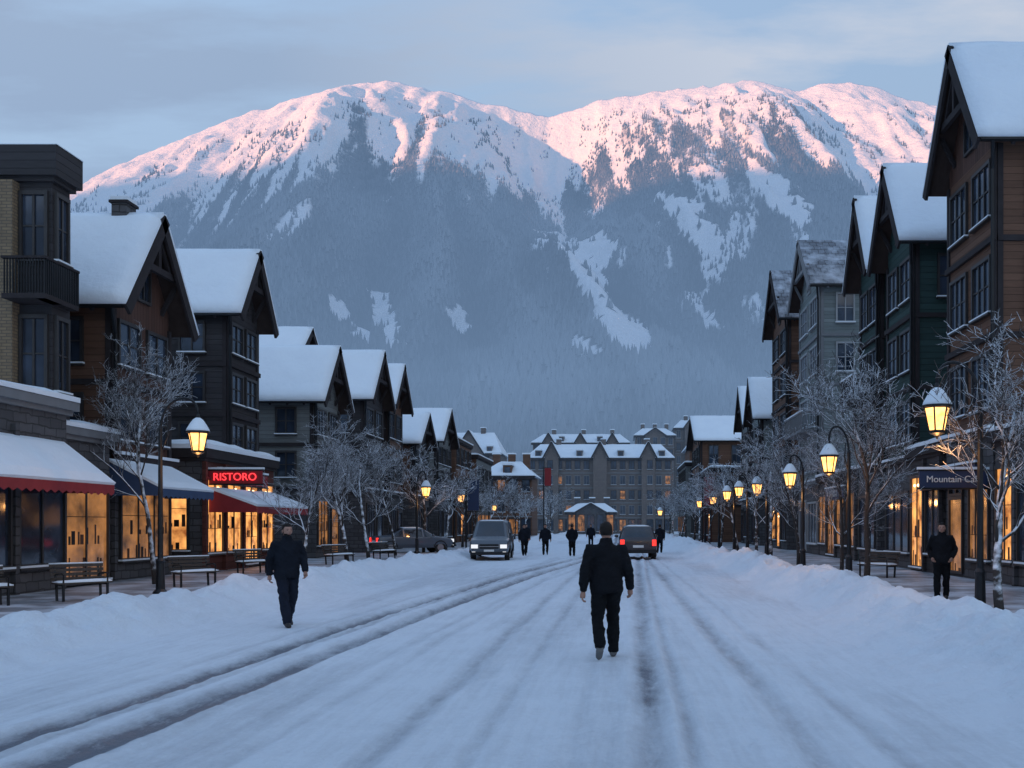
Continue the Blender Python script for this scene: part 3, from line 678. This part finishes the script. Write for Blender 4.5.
# ------------------------------------------------------------ bare frosted trees
def mk_bark():
    m,nt,b=newmat('frosted_bark'); v=coords(nt)
    g=nt.nodes.new('ShaderNodeNewGeometry'); sp=nt.nodes.new('ShaderNodeSeparateXYZ'); L(nt,g.outputs['Normal'],sp.inputs[0])
    n=noise(nt,v,6,4); f=mth(nt,'ADD',sp.outputs[2],mth(nt,'MULTIPLY',mth(nt,'SUBTRACT',n,.5),1.6))
    f=ramp(nt,f,.02,.40)
    L(nt,mixc(nt,f,mixc(nt,noise(nt,v,20,4),(.015,.013,.012),(.06,.052,.048)),(.76,.82,.89)),b.inputs['Base Color']); b.inputs['Roughness'].default_value=.85
    bump(nt,b,noise(nt,v,40,4),.5,.01); return m
M['bark']=mk_bark()
def treemesh(seed,hgt,dense=1.0,twig=.0045):
    R=random.Random(seed); b=MB()
    def grow(p,d,ln,r,lvl):
        n={0:7,1:6,2:5,3:3,4:2}[lvl]; pts=[p];rad=[r]; q=p.copy();dd=d.copy()
        er={0:.35,1:.35,2:.4,3:.5,4:.6}[lvl]
        for i in range(n):
            j=.07 if lvl==0 else .19
            dd=(dd+Vector((R.gauss(0,j),R.gauss(0,j),R.gauss(0,j*.6)+(.07 if lvl in(1,2) else 0)))).normalized()
            q=q+dd*ln/n; pts.append(q.copy()); rad.append(max(twig*.8,r*(1-(1-er)*(i+1)/n)))
        b.tube(pts,rad,'bark',{0:9,1:6,2:4,3:3,4:3}[lvl],cap=lvl<2)
        if lvl>=4: return
        cnt=int({0:12,1:9,2:7,3:5}[lvl]*dense)
        for c in range(cnt):
            t=R.uniform({0:.34,1:.2,2:.12,3:.1}[lvl],1); k=min(n-1,int(t*n)); bp=pts[k].lerp(pts[k+1],t*n-k)
            ax=(pts[k+1]-pts[k]).normalized()
            a=R.uniform(0,6.283); pv=ax.orthogonal().normalized(); pv.rotate(Matrix.Rotation(a,3,ax))
            sp=R.uniform(.5,.95)
            nd=(ax*math.cos(sp)+pv*math.sin(sp)); nd.z+= .14; nd.normalize()
            nl=ln*{0:R.uniform(.40,.60)*(1.25-.5*t),1:R.uniform(.4,.65)*(1.15-.4*t),2:R.uniform(.35,.6),3:R.uniform(.3,.55)}[lvl]
            grow(bp,nd,nl,max(twig,rad[k]*{0:.5,1:.5,2:.5,3:.6}[lvl]),lvl+1)
    grow(Vector((0,0,-.1)),Vector((0,0,1)),hgt*.8,hgt*.0155,0)
    me=bpy.data.meshes.new('bare_tree'); me.from_pydata(b.v,[],b.f); me.materials.append(M['bark']); me.polygons.foreach_set('use_smooth',[True]*len(b.f)); return me
near=[treemesh(3,5,.95,.0055),treemesh(12,5,.95,.0055),treemesh(5,5,.9,.006)]
far=[treemesh(21+i,5,.72,.010) for i in range(3)]
def tree(x,y,h,k,rot=0,fr=False,w=1):
    o=bpy.data.objects.new('bare_tree',(far if fr else near)[k%3]); COL.objects.link(o); o.location=(x,y,0.1); o.scale=(h/5*w,h/5*w,h/5); o.rotation_euler=(0,0,rot)
tree(6.5,17,4.8,0,.6,w=1.2); tree(6.5,26.3,5.4,1,2.,w=1.1); tree(7.0,31.5,4.6,2,1.); tree(6.8,38,5,0,3.3)
tree(-12.6,27,6.0,1,.3,w=.8); tree(-11.0,34.5,4.6,2,4.); tree(-11.5,42,5.6,0,2.2,w=1.2); tree(-11.6,46,5.6,2,5.2,w=1.1); tree(-11.6,51.5,5.4,1,.9)
for i,yy in enumerate([45,51,58,66,74,83,92,102,114]): tree(6.9+random.uniform(-.3,.3),yy,5.2+random.random()*.8,i,i*1.7,True,1.15)
for i,yy in enumerate([57,63,70,78,87,96,106,118]): tree(-11.3+random.uniform(-.3,.3),yy,5.3+random.random()*.8,i+1,i*2.1,True,1.15)
for i,(xx,yy) in enumerate([(-13,128),(-9.5,135),(-11,150),(8,132),(7.5,150),(-16,150),(9,168),(-12,168),(12,160)]): tree(xx,yy,6.5,i,i*1.3,True,1.2)
# ------------------------------------------------------------ lamps
def lamp(y,lx,lz,poleoff,sc=1.0,z0=0.1):
    pxx=lx+poleoff; E=empty('street_lamp',(pxx,y,z0)); b=MB(); lz=lz-z0
    s=-1 if poleoff>0 else 1; d=abs(poleoff)
    b.rings([((0,0,0),.17,.17),((0,0,.12),.16,.16),((0,0,.18),.1,.1),((0,0,.75),.085,.085),((0,0,.82),.1,.1),((0,0,.88),.06,.06),((0,0,lz+.15),.042,.042),((0,0,lz+.2),.055,.055),((0,0,lz+.28),.03,.03)],'metal',12); b.obj('pole',E,False)
    b=MB(); pts=[]
    for i in range(13):
        a=math.pi*i/12; pts.append((s*(d/2-d/2*math.cos(a)),0,lz+.12+ (.50 if d>.4 else .35)*sc*math.sin(a)**.8+ i/12*(.33*sc)))
    b.tube(pts,.026*sc,'metal',6); b.tube([(0,0,lz-.35),(s*d*.22,0,lz+.1),(s*d*.16,0,lz+.45)],.015,'metal',5); b.obj('arm',E,True)
    X=s*d; b=MB(); n=6
    def ring(z,r): return [(X+r*math.cos(2*math.pi*j/n),r*math.sin(2*math.pi*j/n),lz+z*sc) for j in range(n)]
    A=ring(-.26,.115*sc);B=ring(.10,.19*sc)
    g=MB()
    for j in range(n): g.face([A[j],A[(j+1)%n],B[(j+1)%n],B[j]],'lamp')
    g.obj('glass',E)
    for j in range(n): b.tube([A[j],B[j]],.013*sc,'metal',5)
    for rg in (A,B): 
        for j in range(n): b.tube([rg[j],rg[(j+1)%n]],.017*sc,'metal',5)
    def rr(z,r): return ((X,0,lz+z*sc),r*sc,r*sc)
    b.rings([rr(-.38,.01),rr(-.33,.03),rr(-.29,.115),rr(-.26,.12)],'metal',12)
    b.rings([rr(.10,.225),rr(.13,.225),rr(.24,.16),rr(.33,.10),rr(.37,.05),rr(.45,.03),rr(.50,.012)],'metal',12); b.obj('lantern_frame',E)
    b=MB(); b.rings([rr(.135,.222),rr(.175,.21),rr(.28,.15),rr(.36,.095),rr(.40,.04)],'snow',12); b.obj('snow_cap',E,True)
    if y<60:
        ld=bpy.data.lights.new('lamp_light','POINT'); ld.energy=42; ld.color=(1,.45,.14); ld.shadow_soft_size=.12
        lo=bpy.data.objects.new('lamp_light',ld); COL.objects.link(lo); lo.parent=E; lo.location=(X,0,lz-.56*sc)
for (u,v,y,off,sc) in [(937,414,17.3,.75,1.15),(829,461,25.0,.5,1.1),(790,477,31.0,.4,1.05),(757,487,41,.4,1.1),(739,490,47.5,.4,1.1),(727,494,55,.4,1.2),(713,499,66,.4,1.3),(700,503,80,.4,1.4),
    (198,438,22.5,-.85,1.15),(426,490,55,-.5,1.35),(461,497,74,-.5,1.5),(494,507,100,-.5,1.4),(660,512,110,.5,1.4)]:
    lamp(y,(u-CX)*y/F,(CY-v)*y/F+H,off,sc)
# ------------------------------------------------------------ benches
def bench(x,y,rot,w=1.7,sc=.84):
    E=empty('park_bench',(x,y,.12)); E.rotation_euler=(0,0,rot); E.scale=(sc,sc,sc); b=MB()
    for i in range(4): b.box((-w/2,-.22+i*.12,.43),(w/2,-.13+i*.12,.465),'wood')
    b.obj('seat',E); b=MB()
    for i in range(4): b.beam((-w/2,.27+.035*i,.55+i*.11),(w/2,.27+.035*i,.55+i*.11),.03,.075,'wood')
    b.obj('backrest',E); b=MB()
    for sx in (-w/2+.12,w/2-.12):
        b.beam((sx,-.2,0),(sx,-.2,.43),.05,.05,'metal',Vector((0,1,0))); b.beam((sx,.2,0),(sx,.24,.45),.05,.05,'metal',Vector((0,1,0)))
        b.beam((sx,.24,.45),(sx,.40,.93),.04,.04,'metal',Vector((0,1,0))); b.beam((sx,-.22,.41),(sx,.24,.41),.05,.04,'metal')
        b.tube([(sx,-.2,.44),(sx,-.22,.66),(sx,-.1,.69),(sx,.3,.66)],.02,'metal',6)
    b.obj('legs',E); b=MB(); b.snowslab((-w/2,-.2,.466),(w/2,-.2,.466),(w/2,.2,.466),(-w/2,.2,.466),.07,'snow',12,5); b.box((-w/2,.36,.92),(w/2,.41,.955),'snow'); b.obj('seat_snow',E,True)
bench(-11.5,21.3,math.radians(50),1.3); bench(-12.6,19.6,math.radians(55),1.3); bench(-11.1,26.0,math.radians(52),1.35); bench(-12.2,33.0,math.radians(50),1.2); bench(-11.4,40.5,math.radians(65)); bench(-11.0,46.5,math.radians(70)); bench(7.9,30.6,math.radians(-55),1.5)
# ------------------------------------------------------------ vehicles
def vehicle(name,loc,rot,st,paint,hw=.92,belt=1.05,wr=.36,roofsnow=True):
    E=empty(name,loc); E.rotation_euler=(0,0,rot); b=MB(); Ls=st[-1][0]; off=Ls/2
    def sec(y,zb,zt,wt,bl,w):
        r=[(w*.9,zb),(w,zb+.22),(w*1.0,bl-.12),(w*.97,bl),(wt,max(zt-.07,bl+.01)),(wt-.14,max(zt,bl+.02))]
        return [(x,y-off,z) for x,z in r]+[(-x,y-off,z) for x,z in reversed(r)]
    secs=[sec(y,zb,zt,wt,min(belt,zt-.02),w) for (y,zb,zt,wt,w) in st]
    n=12
    for i in range(len(secs)-1):
        glassy=st[i][2]>belt+.3 and st[i+1][2]>belt+.3; slope=abs(st[i][2]-st[i+1][2])>.3
        for j in range(n):
            q=[secs[i][j],secs[i+1][j],secs[i+1][(j+1)%n],secs[i][(j+1)%n]]
            m=paint
            if j in (3,7) and (glassy or slope): m='carglass'
            if j==5 and slope: m='carglass'
            if j==11: m='metal'
            b.face(q,m)
    b.face(list(reversed(secs[0])),paint); b.face(secs[-1],paint); o=b.obj('body',E)
    bm=bmesh.new(); bm.from_mesh(o.data); bmesh.ops.remove_doubles(bm,verts=bm.verts,dist=.001); bmesh.ops.recalc_face_normals(bm,faces=bm.faces)
    bm.to_mesh(o.data); bm.free()
    md=o.modifiers.new('bev','BEVEL'); md.width=.045; md.segments=3; md.limit_method='ANGLE'; md.angle_limit=.35
    for p in o.data.polygons: p.use_smooth=True
    b=MB()
    for i in range(1,len(st)-1):
        if st[i][2]>belt+.3:
            for sg in (-1,1): b.beam((sg*(secs[i][3][0]+.006),st[i][0]-off,secs[i][3][2]),(sg*(secs[i][4][0]+.008),st[i][0]-off,secs[i][4][2]),.03,.09,paint,Vector((0,1,0)))
    w=MB()
    for yy in (.17*Ls,.82*Ls):
        for sg in (-1,1):
            xo=sg*(hw-.02); xi=sg*(hw-.25)
            w.tube([(xi,yy-off,wr),(xi+sg*.03,yy-off,wr),(xo-sg*.03,yy-off,wr),(xo,yy-off,wr)],[wr*.9,wr,wr,wr*.9],'tyre',20)
            w.tube([(xo-sg*.01,yy-off,wr),(xo+sg*.012,yy-off,wr)],[wr*.62,wr*.55],'rim',16)
            for a in range(5):
                aa=a*1.2566; w.beam((xo+sg*.02,yy-off,wr),(xo+sg*.02,yy-off+math.cos(aa)*wr*.55,wr+math.sin(aa)*wr*.55),.03,.05,'rim',Vector((1,0,0)))
            pts=[(sg*(hw+.005),yy-off+(wr+.05)*math.cos(t),wr+(wr+.05)*math.sin(t)) for t in np.linspace(0.05,math.pi-.05,12)]
            b.tube(pts,.03,'metal',5)
    w.obj('wheels',E)
    y0=-off; y1=off
    for sg in (-1,1):
        b.box((sg*(hw-.04),y0-.035,belt-.34),(sg*(hw-.24),y0+.05,belt-.04),'taillight'); 
        b.box((sg*(hw-.1),y1-.12,.62),(sg*(hw-.42),y1+.03,.80),'headlight')
        b.box((sg*(hw-.14),y1-.02,.38),(sg*(hw-.3),y1+.025,.46),'headlight')
        b.ell((sg*(hw+.1),.74*Ls-off-.12,belt+.1),(.11,.06,.08),paint,10,6)
    b.box((-.26,y0-.03,.62),(.26,y0+.01,.74),'signw'); b.box((-hw+.05,y0-.06,.36),(hw-.05,y0+.08,.52),'metal')
    b.box((-.45,y1-.02,.60),(.45,y1+.022,.82),'metal'); b.box((-.46,y1+.022,.69),(.46,y1+.032,.72),'rim'); b.box((-hw+.06,y1-.06,.30),(hw-.06,y1+.04,.44),'metal'); b.box((-.24,y1+.04,.46),(.24,y1+.055,.56),'signw')
    b.obj('trim_and_lights',E)
    tp=[s_ for s_ in st if s_[2]>belt+.45]
    if roofsnow:
        c=MB(); z=tp[0][2]+.0; wt=tp[0][3]-.16; c.snowslab((-wt,tp[0][0]-off+.1,z),(wt,tp[0][0]-off+.1,z),(wt,tp[-1][0]-off-.1,tp[-1][2]),(-wt,tp[-1][0]-off-.1,tp[-1][2]),.05,'snow',8,8); c.obj('roof_snow',E,True)
    return E
M['tyre']=plain('tyre_rubber',(.012,.012,.012),.8); M['rim']=plain('wheel_rim',(.35,.35,.36),.3,.1,3,0,metal=.8)
M['taillight']=emis('taillight',(1,.03,.02),1.8); M['headlight']=emis('headlight',(.9,.93,1),1.0)
def paintm(n,c): 
    m=plain(n,c,.3,.08,2,0); m.node_tree.nodes['Principled BSDF'].inputs['Coat Weight'].default_value=.5; return m
M['p_silver']=paintm('grey_paint',(.075,.09,.11)); M['p_dark']=paintm('dark_paint',(.03,.02,.022)); M['p_blue']=paintm('bluegrey_paint',(.07,.10,.14))
SUV=[(0,.42,.98,.80,.88),(.12,.34,1.12,.80,.92),(.55,.34,1.66,.70,.92),(1.7,.34,1.72,.70,.92),(2.75,.34,1.68,.68,.92),(3.4,.34,1.12,.80,.92),(4.3,.36,.98,.78,.90),(4.6,.42,.78,.72,.82)]
VAN=[(0,.42,1.05,.84,.9),(.1,.34,1.15,.84,.95),(.35,.34,1.95,.76,.95),(2.0,.34,2.0,.76,.95),(3.3,.34,1.93,.72,.95),(4.05,.34,1.16,.84,.95),(4.75,.36,1.02,.80,.93),(5.0,.42,.82,.76,.86)]
SED=[(0,.42,.86,.74,.84),(.1,.32,.98,.74,.88),(.85,.30,1.02,.74,.88),(1.5,.30,1.42,.60,.88),(2.6,.30,1.43,.60,.88),(3.35,.30,.98,.74,.88),(4.2,.32,.84,.72,.86),(4.4,.4,.68,.66,.78)]
vehicle('van',(-6.4,50,gz(-6.2,48)-.02),math.pi+.06,VAN,'p_silver',.95,1.1,wr=.37)
vehicle('suv_car',(.85,51,gz(.85,51)-.02),.02,SUV,'p_dark')
vehicle('parked_car',(-11.9,57,.1),math.radians(-62),SED,'p_blue',.88,.92,wr=.32)
# ------------------------------------------------------------ people
M['skin']=plain('skin',(.34,.19,.14),.5,.1,20,.05); M['hair']=plain('dark_hair',(.014,.011,.010),.7,.4,60,.6,.005,spec=.2)
M['jacket']=plain('black_jacket',(.009,.010,.013),.9,.5,5,.7,.02,spec=.12); M['jacket2']=plain('navy_jacket',(.010,.013,.02),.9,.5,5,.7,.02,spec=.12)
M['trouser']=plain('black_trousers',(.007,.008,.010),.9,.4,6,.6,.015,spec=.12); M['jean']=plain('dark_jeans',(.014,.018,.03),.9,.4,6,.6,.015,spec=.12)
M['shoe']=plain('shoes',(.02,.018,.017),.6,.3,10); M['shoel']=plain('light_shoes',(.12,.12,.12),.5,.3,10); M['eye']=plain('eye',(.02,.015,.012),.2,.1,5,0); M['lip']=plain('lips',(.26,.10,.085),.5,.1,9,0)
def person(name,x,y,rot,pose,jm='jacket',tm='trouser',sm='shoe',scale=1,vox=.014,z=None,hem=.80,beard=False,hood=False,wide=1):
    E=empty(name,(x,y,gz(x,y)-.015 if z is None else z)); E.rotation_euler=(0,0,rot); E.scale=(scale,)*3
    P=pose; b=MB(); V3=Vector
    sh={s:V3((s*.18*wide,0,1.395)) for s in(-1,1)}
    el={s:V3(P['el'][s]) for s in (-1,1)}; wr={s:V3(P['wr'][s]) for s in(-1,1)}
    kn={s:V3(P['kn'][s]) for s in(-1,1)}; an={s:V3(P['an'][s]) for s in(-1,1)}; toe={s:V3(P['toe'][s]) for s in(-1,1)}
    w=wide
    b.rings([((0,.0,hem),.172*w,.14),((0,0,hem+.015),.19*w,.155),((0,0,hem+.07),.197*w,.16),((0,0,.95),.192*w,.152),((0,0,1.05),.19*w,.145),((0,-.005,1.18),.2*w,.15),((0,-.005,1.30),.208*w,.152),((0,0,1.37),.2*w,.138),((0,.005,1.42),.165*w,.118),((0,.012,1.455),.115,.10),((0,.014,1.49),.088,.088),((0,.014,1.53),.082,.085),((0,.012,1.545),.07,.075)],jm,20)
    for s in (-1,1):
        hip=V3((s*.095,0,.90))
        k1=hip.lerp(kn[s],.5)
        b.tube([hip+V3((0,0,.03)),hip.lerp(kn[s],.25),k1,kn[s],kn[s].lerp(an[s],.35)+V3((0,.012,0)),kn[s].lerp(an[s],.8),an[s]+V3((0,0,-.02))],[.10,.106,.096,.080,.080,.070,.072],tm,14)
        hl=an[s]+ (an[s]-toe[s]).normalized()*.05; fd=(toe[s]-an[s]); 
        base=an[s]+V3((0,0,-.045))
        b.tube([hl+V3((0,0,-.05)),base,an[s].lerp(toe[s],.5)+V3((0,0,-.012)),toe[s]+V3((0,0,.0)),toe[s]+fd.normalized()*.035],[.036,.05,.05,.045,.026],sm,12,fl=.9)
        b.tube([an[s],an[s]+V3((0,0,-.06))],[.05,.045],sm,12)
        b.tube([sh[s].lerp(V3((0,0,1.36)),.4),sh[s],sh[s].lerp(el[s],.35),el[s],el[s].lerp(wr[s],.4),wr[s]],[.078,.086,.078,.066,.060,.048],jm,14)
    o=b.obj('tmp'); md=o.modifiers.new('r','REMESH'); md.mode='VOXEL'; md.voxel_size=vox; md.use_smooth_shade=True
    s2=o.modifiers.new('s','SMOOTH'); s2.factor=.5; s2.iterations=4
    dg=bpy.context.evaluated_depsgraph_get(); me=bpy.data.meshes.new_from_object(o.evaluated_get(dg)); bpy.data.objects.remove(o)
    nv=len(me.vertices); co=np.empty(nv*3); me.vertices.foreach_get('co',co); co=co.reshape(-1,3)
    nr=np.array([v.normal[:] for v in me.vertices])
    fold=(fbm(co[:,0]*8+co[:,1]*6,co[:,2]*15+co[:,0]*7,101,3)-.5)*.040; fold=np.where(co[:,2]>.14,fold,0)
    co=co+nr*fold[:,None]; me.vertices.foreach_set('co',co.ravel()); me.update()
    me.materials.clear()
    for mm in (jm,tm,sm): me.materials.append(M[mm])
    def dseg(p,a,c):
        ab=c-a; t=max(0,min(1,(p-a).dot(ab)/ab.length_squared)); return (p-(a+ab*t)).length
    for p in me.polygons:
        c=p.center; arm=min(min(dseg(c,sh[s],el[s]),dseg(c,el[s],wr[s])) for s in(-1,1))
        if c.z>hem-.012 or arm<.085: k=0
        elif any((c-an[s]).length<.32 and c.z<an[s].z-.012+max(0,(c-an[s]).dot((toe[s]-an[s]).normalized())-.06)*.5 and dseg(c,an[s]+V3((0,0,-.05)),toe[s]+(toe[s]-an[s])*.25)<.06 for s in(-1,1)): k=2
        else: k=1
        p.material_index=k; p.use_smooth=True
    ob=bpy.data.objects.new('clothed_body',me); COL.objects.link(ob); ob.parent=E
    b=MB(); hc=V3((0,-.015,1.625)); tn=P.get('turn',0); R=Matrix.Rotation(tn,3,'Z')
    b.tube([(0,.012,1.47),(0,.008,1.50),(0,0,1.57)],[.064,.058,.056],'skin',14)
    n=28;k=22; vs=[];fs=[]
    for i in range(k+1):
        t=math.pi*i/k
        for j in range(n):
            a=2*math.pi*j/n
            X=math.sin(t)*math.cos(a);Y=math.sin(t)*math.sin(a);Zz=math.cos(t)
            wx=.078;wy=.099;wz=.121
            if Zz<0: wx*=1-.28*(-Zz)**1.2; 
            p=V3((X*wx,Y*wy,Zz*wz))
            if Y<0:
                if Zz<-.2: p.y*=1-.05*(-Zz)
                g=lambda x0,z0,sx,sz: math.exp(-((p.x-x0)/sx)**2-((p.z-z0)/sz)**2)
                p.y-=.024*g(0,-.022,.012,.018)+.010*g(0,.005,.009,.03)
                p.y+=.010*(g(.03,.008,.016,.012)+g(-.03,.008,.016,.012))
                p.y-=.006*g(0,.028,.05,.01); p.y-=.006*g(0,-.058,.022,.012); p.y-=.008*g(0,-.098,.025,.018)
            else: p.y*=1.02
            vs.append(p)
    for i in range(k):
        for j in range(n): fs.append((i*n+j,(i+1)*n+j,(i+1)*n+(j+1)%n,i*n+(j+1)%n))
    def put(p): return hc+R@V3(p)
    n0=len(b.v); b.v+=[tuple(put(p)) for p in vs]
    for f in fs:
        c=sum((vs[q] for q in f),V3((0,0,0)))/4
        hair=(c.z>.062) or (c.y>.012 and c.z>-.045) or (c.z>.03 and c.y>-.03)
        if beard and c.y<.01 and c.z<-.045 and not(abs(c.x)<.02 and -.064<c.z<-.052): hair=True
        b.f.append(tuple(q+n0 for q in f)); b.m.append(b.mi('hair' if hair else 'skin'))
    for s in(-1,1):
        b.ell(put((s*.080,.01,-.01)),(.010,.02,.032),'skin',8,6)
        b.ell(put((s*.030,-.083,.008)),(.011,.006,.006),'eye',8,6)
        b.beam(put((s*.016,-.092,.027)),put((s*.046,-.083,.026)),.008,.007,'hair')
    b.ell(put((0,-.090,-.057)),(.022,.006,.006),'lip',8,6)
    b.obj('head',E,True)
    b=MB(); b.ell(put((0,.012,.02)),(.086,.102,.112),'jacket' if hood else 'hair',20,14)
    for q in range(len(b.v)):
        v=V3(b.v[q]); l=R.inverted()@(v-hc)
        l.x+=.008*(float(vn(l.x*60,l.z*60+l.y*50,5))-.5); l.z+=.008*(float(vn(l.x*70,l.y*70,8))-.5)
        if l.y<-.03 and l.z<.07: l.y=-.03+ (l.y+.03)*.1; l.x*=.93
        if l.z<-.05: l.z=-.05+(l.z+.05)*.2; l.x*=.9
        b.v[q]=tuple(hc+R@l)
    b.obj('hair',E,True)
    for s in (-1,1):
        b=MB(); d=(wr[s]-el[s]).normalized(); fwd=V3((0,-1,0)); fwd=(fwd-d*fwd.dot(d)).normalized(); inn=d.cross(fwd).normalized()
        if inn.x*s>0: inn=-inn
        w0=wr[s]-d*.02
        b.tube([w0,w0+d*.03,w0+d*.06,w0+d*.10],[.024,.03,.036,.034],'skin',12)
        pc=w0+d*.09
        for i,(ln,o_) in enumerate([(.072,.027),(.080,.009),(.074,-.009),(.058,-.026)]):
            st=pc+fwd*o_; pts=[st,st+d*ln*.42,st+d*ln*.70+inn*.022,st+d*ln*.76+inn*.046]
            b.tube(pts,[.0098,.0092,.0085,.0065],'skin',7)
        st=w0+d*.045+fwd*.028; b.tube([st,st+d*.03+fwd*.018,st+d*.058+fwd*.02+inn*.012],[.013,.0105,.008],'skin',7)
        b.obj('hand',E,True)
    return E
walkA={'el':{-1:(-.285,.05,1.12),1:(.275,.07,1.12)},'wr':{-1:(-.315,-.06,.89),1:(.30,.05,.86)},
 'kn':{-1:(-.10,-.12,.49),1:(.11,.02,.48)},'an':{-1:(-.10,-.07,.10),1:(.11,.30,.19)},'toe':{-1:(-.115,-.22,.045),1:(.115,.22,.05)}}
walkB={'el':{-1:(-.275,.08,1.13),1:(.275,-.04,1.13)},'wr':{-1:(-.27,.07,.88),1:(.25,-.18,.93)},
 'kn':{-1:(-.095,-.15,.49),1:(.10,.02,.47)},'an':{-1:(-.07,-.25,.10),1:(.11,.28,.15)},'toe':{-1:(-.09,-.40,.055),1:(.12,.18,.035)},'turn':.1}
pock={'el':{-1:(-.29,.09,1.13),1:(.29,.09,1.13)},'wr':{-1:(-.21,-.07,.94),1:(.21,-.07,.94)},
 'kn':{-1:(-.10,-.07,.48),1:(.095,.0,.48)},'an':{-1:(-.10,-.12,.09),1:(.09,.12,.10)},'toe':{-1:(-.11,-.27,.04),1:(.10,-.02,.035)}}
person('walking_man',-.18,12.95,math.pi+.12,walkA,'jacket','trouser','shoel',scale=1.015,wide=1.12,hem=.84)
person('walking_man',-5.72,17.1,.62,walkB,'jacket2','jean','shoe',scale=1.02,beard=True,wide=1.08,hem=.82)
person('pedestrian',6.95,21.5,-.3,pock,'jacket','trouser',wide=1.05,vox=.018,z=.12,scale=.95)
for (x,y,r,ps) in [(-5.3,55,0.2,walkB),(-5.75,60,math.pi,walkA),(-4.2,56,.1,walkA),(-2.6,54,math.pi,pock),(2.4,60,math.pi-.1,walkB),(-2.2,75,0,walkA),(-6.6,70,.4,walkB),(-8.9,66,.4,pock),(-1.2,110,.4,walkA),(1.0,105,.4,walkB)]:
    person('pedestrian',x,y,r,ps,'jacket2','trouser',vox=.03,wide=1.05)
def banner(x,y,h,mat):
    E=empty('banner_post',(x,y,0)); b=MB(); b.tube([(0,0,-.1),(0,0,h)],.06,'metal',8); b.tube([(0,0,h-.1),(.9,0,h-.1)],.03,'metal',6); b.tube([(0,0,h-2.2),(.9,0,h-2.2)],.03,'metal',6); b.obj('pole',E)
    b=MB(); b.box((.12,-.01,h-2.15),(.85,.01,h-.15),mat); b.obj('banner',E)
banner(-8.6,112,8.2,'awnred'); banner(5.8,70,5.2,'awnred'); banner(-10.2,66,4.8,'signblue')
# ------------------------------------------------------------ world, sun, camera
W=bpy.data.worlds.new('World'); S.world=W; W.use_nodes=True; nt=W.node_tree; bg=nt.nodes['Background']
sky=nt.nodes.new('ShaderNodeTexSky'); sky.sky_type='NISHITA'; sky.sun_disc=False
sky.sun_elevation=math.radians(ELEV); sky.sun_rotation=math.atan2(-dh.x,-dh.y); sky.altitude=700; sky.ozone_density=3
tc=nt.nodes.new('ShaderNodeTexCoord'); sp=nt.nodes.new('ShaderNodeSeparateXYZ'); L(nt,tc.outputs['Generated'],sp.inputs[0])
zz=mth(nt,'ADD',mth(nt,'MAXIMUM',sp.outputs[2],0.0),.10)
cb=nt.nodes.new('ShaderNodeCombineXYZ'); L(nt,mth(nt,'DIVIDE',sp.outputs[0],zz),cb.inputs[0]); L(nt,mth(nt,'MULTIPLY',mth(nt,'DIVIDE',sp.outputs[1],zz),2.3),cb.inputs[1]); cb.inputs[2].default_value=.7
n=noise(nt,cb.outputs[0],1.6,9,.56); f=ramp(nt,n,.40,.60)
grad=ramp(nt,sp.outputs[2],.3,.8,(5.3,6.9,8.7,1),(2.9,4.7,7.9,1))
cloudc=mixc(nt,ramp(nt,mth(nt,'ADD',mth(nt,'MULTIPLY',sp.outputs[0],1.3),.5),.10,.70),(3.9,4.8,6.2),(8.7,8.8,9.2))
cf=mth(nt,'MULTIPLY',f,ramp(nt,sp.outputs[2],.42,.75,(.95,.95,.95,1),(.25,.25,.25,1)))
cl=mixc(nt,cf,grad,cloudc)
c=mixc(nt,.04,cl,sky.outputs[0])
dt=mth(nt,'ADD',mth(nt,'MULTIPLY',sp.outputs[0],-.20),mth(nt,'MULTIPLY',sp.outputs[1],-.06))
vm=nt.nodes.new('ShaderNodeVectorMath'); vm.operation='SCALE'; L(nt,c,vm.inputs[0]); L(nt,mth(nt,'ADD',dt,1.0),vm.inputs[3])
L(nt,vm.outputs[0],bg.inputs['Color']); bg.inputs['Strength'].default_value=.106
sd=bpy.data.lights.new('Sun','SUN'); sd.energy=9.5; sd.color=(1,.42,.20); sd.angle=math.radians(.7)
so=bpy.data.objects.new('Sun',sd); COL.objects.link(so); e=math.radians(ELEV)
dv=Vector((dh.x*math.cos(e),dh.y*math.cos(e),-math.sin(e))); so.rotation_euler=dv.to_track_quat('-Z','Y').to_euler()
cam=bpy.data.cameras.new('Camera'); co=bpy.data.objects.new('Camera',cam); COL.objects.link(co); S.camera=co
co.location=(0,0,H); co.rotation_euler=(math.pi/2,0,0); cam.lens=35; cam.sensor_width=36
cam.shift_x=-(CX-512)/1024; cam.shift_y=(CY-384)/1024; cam.clip_end=30000; cam.clip_start=.1
S.view_settings.view_transform='Standard'; S.view_settings.look='None'; S.view_settings.exposure=0
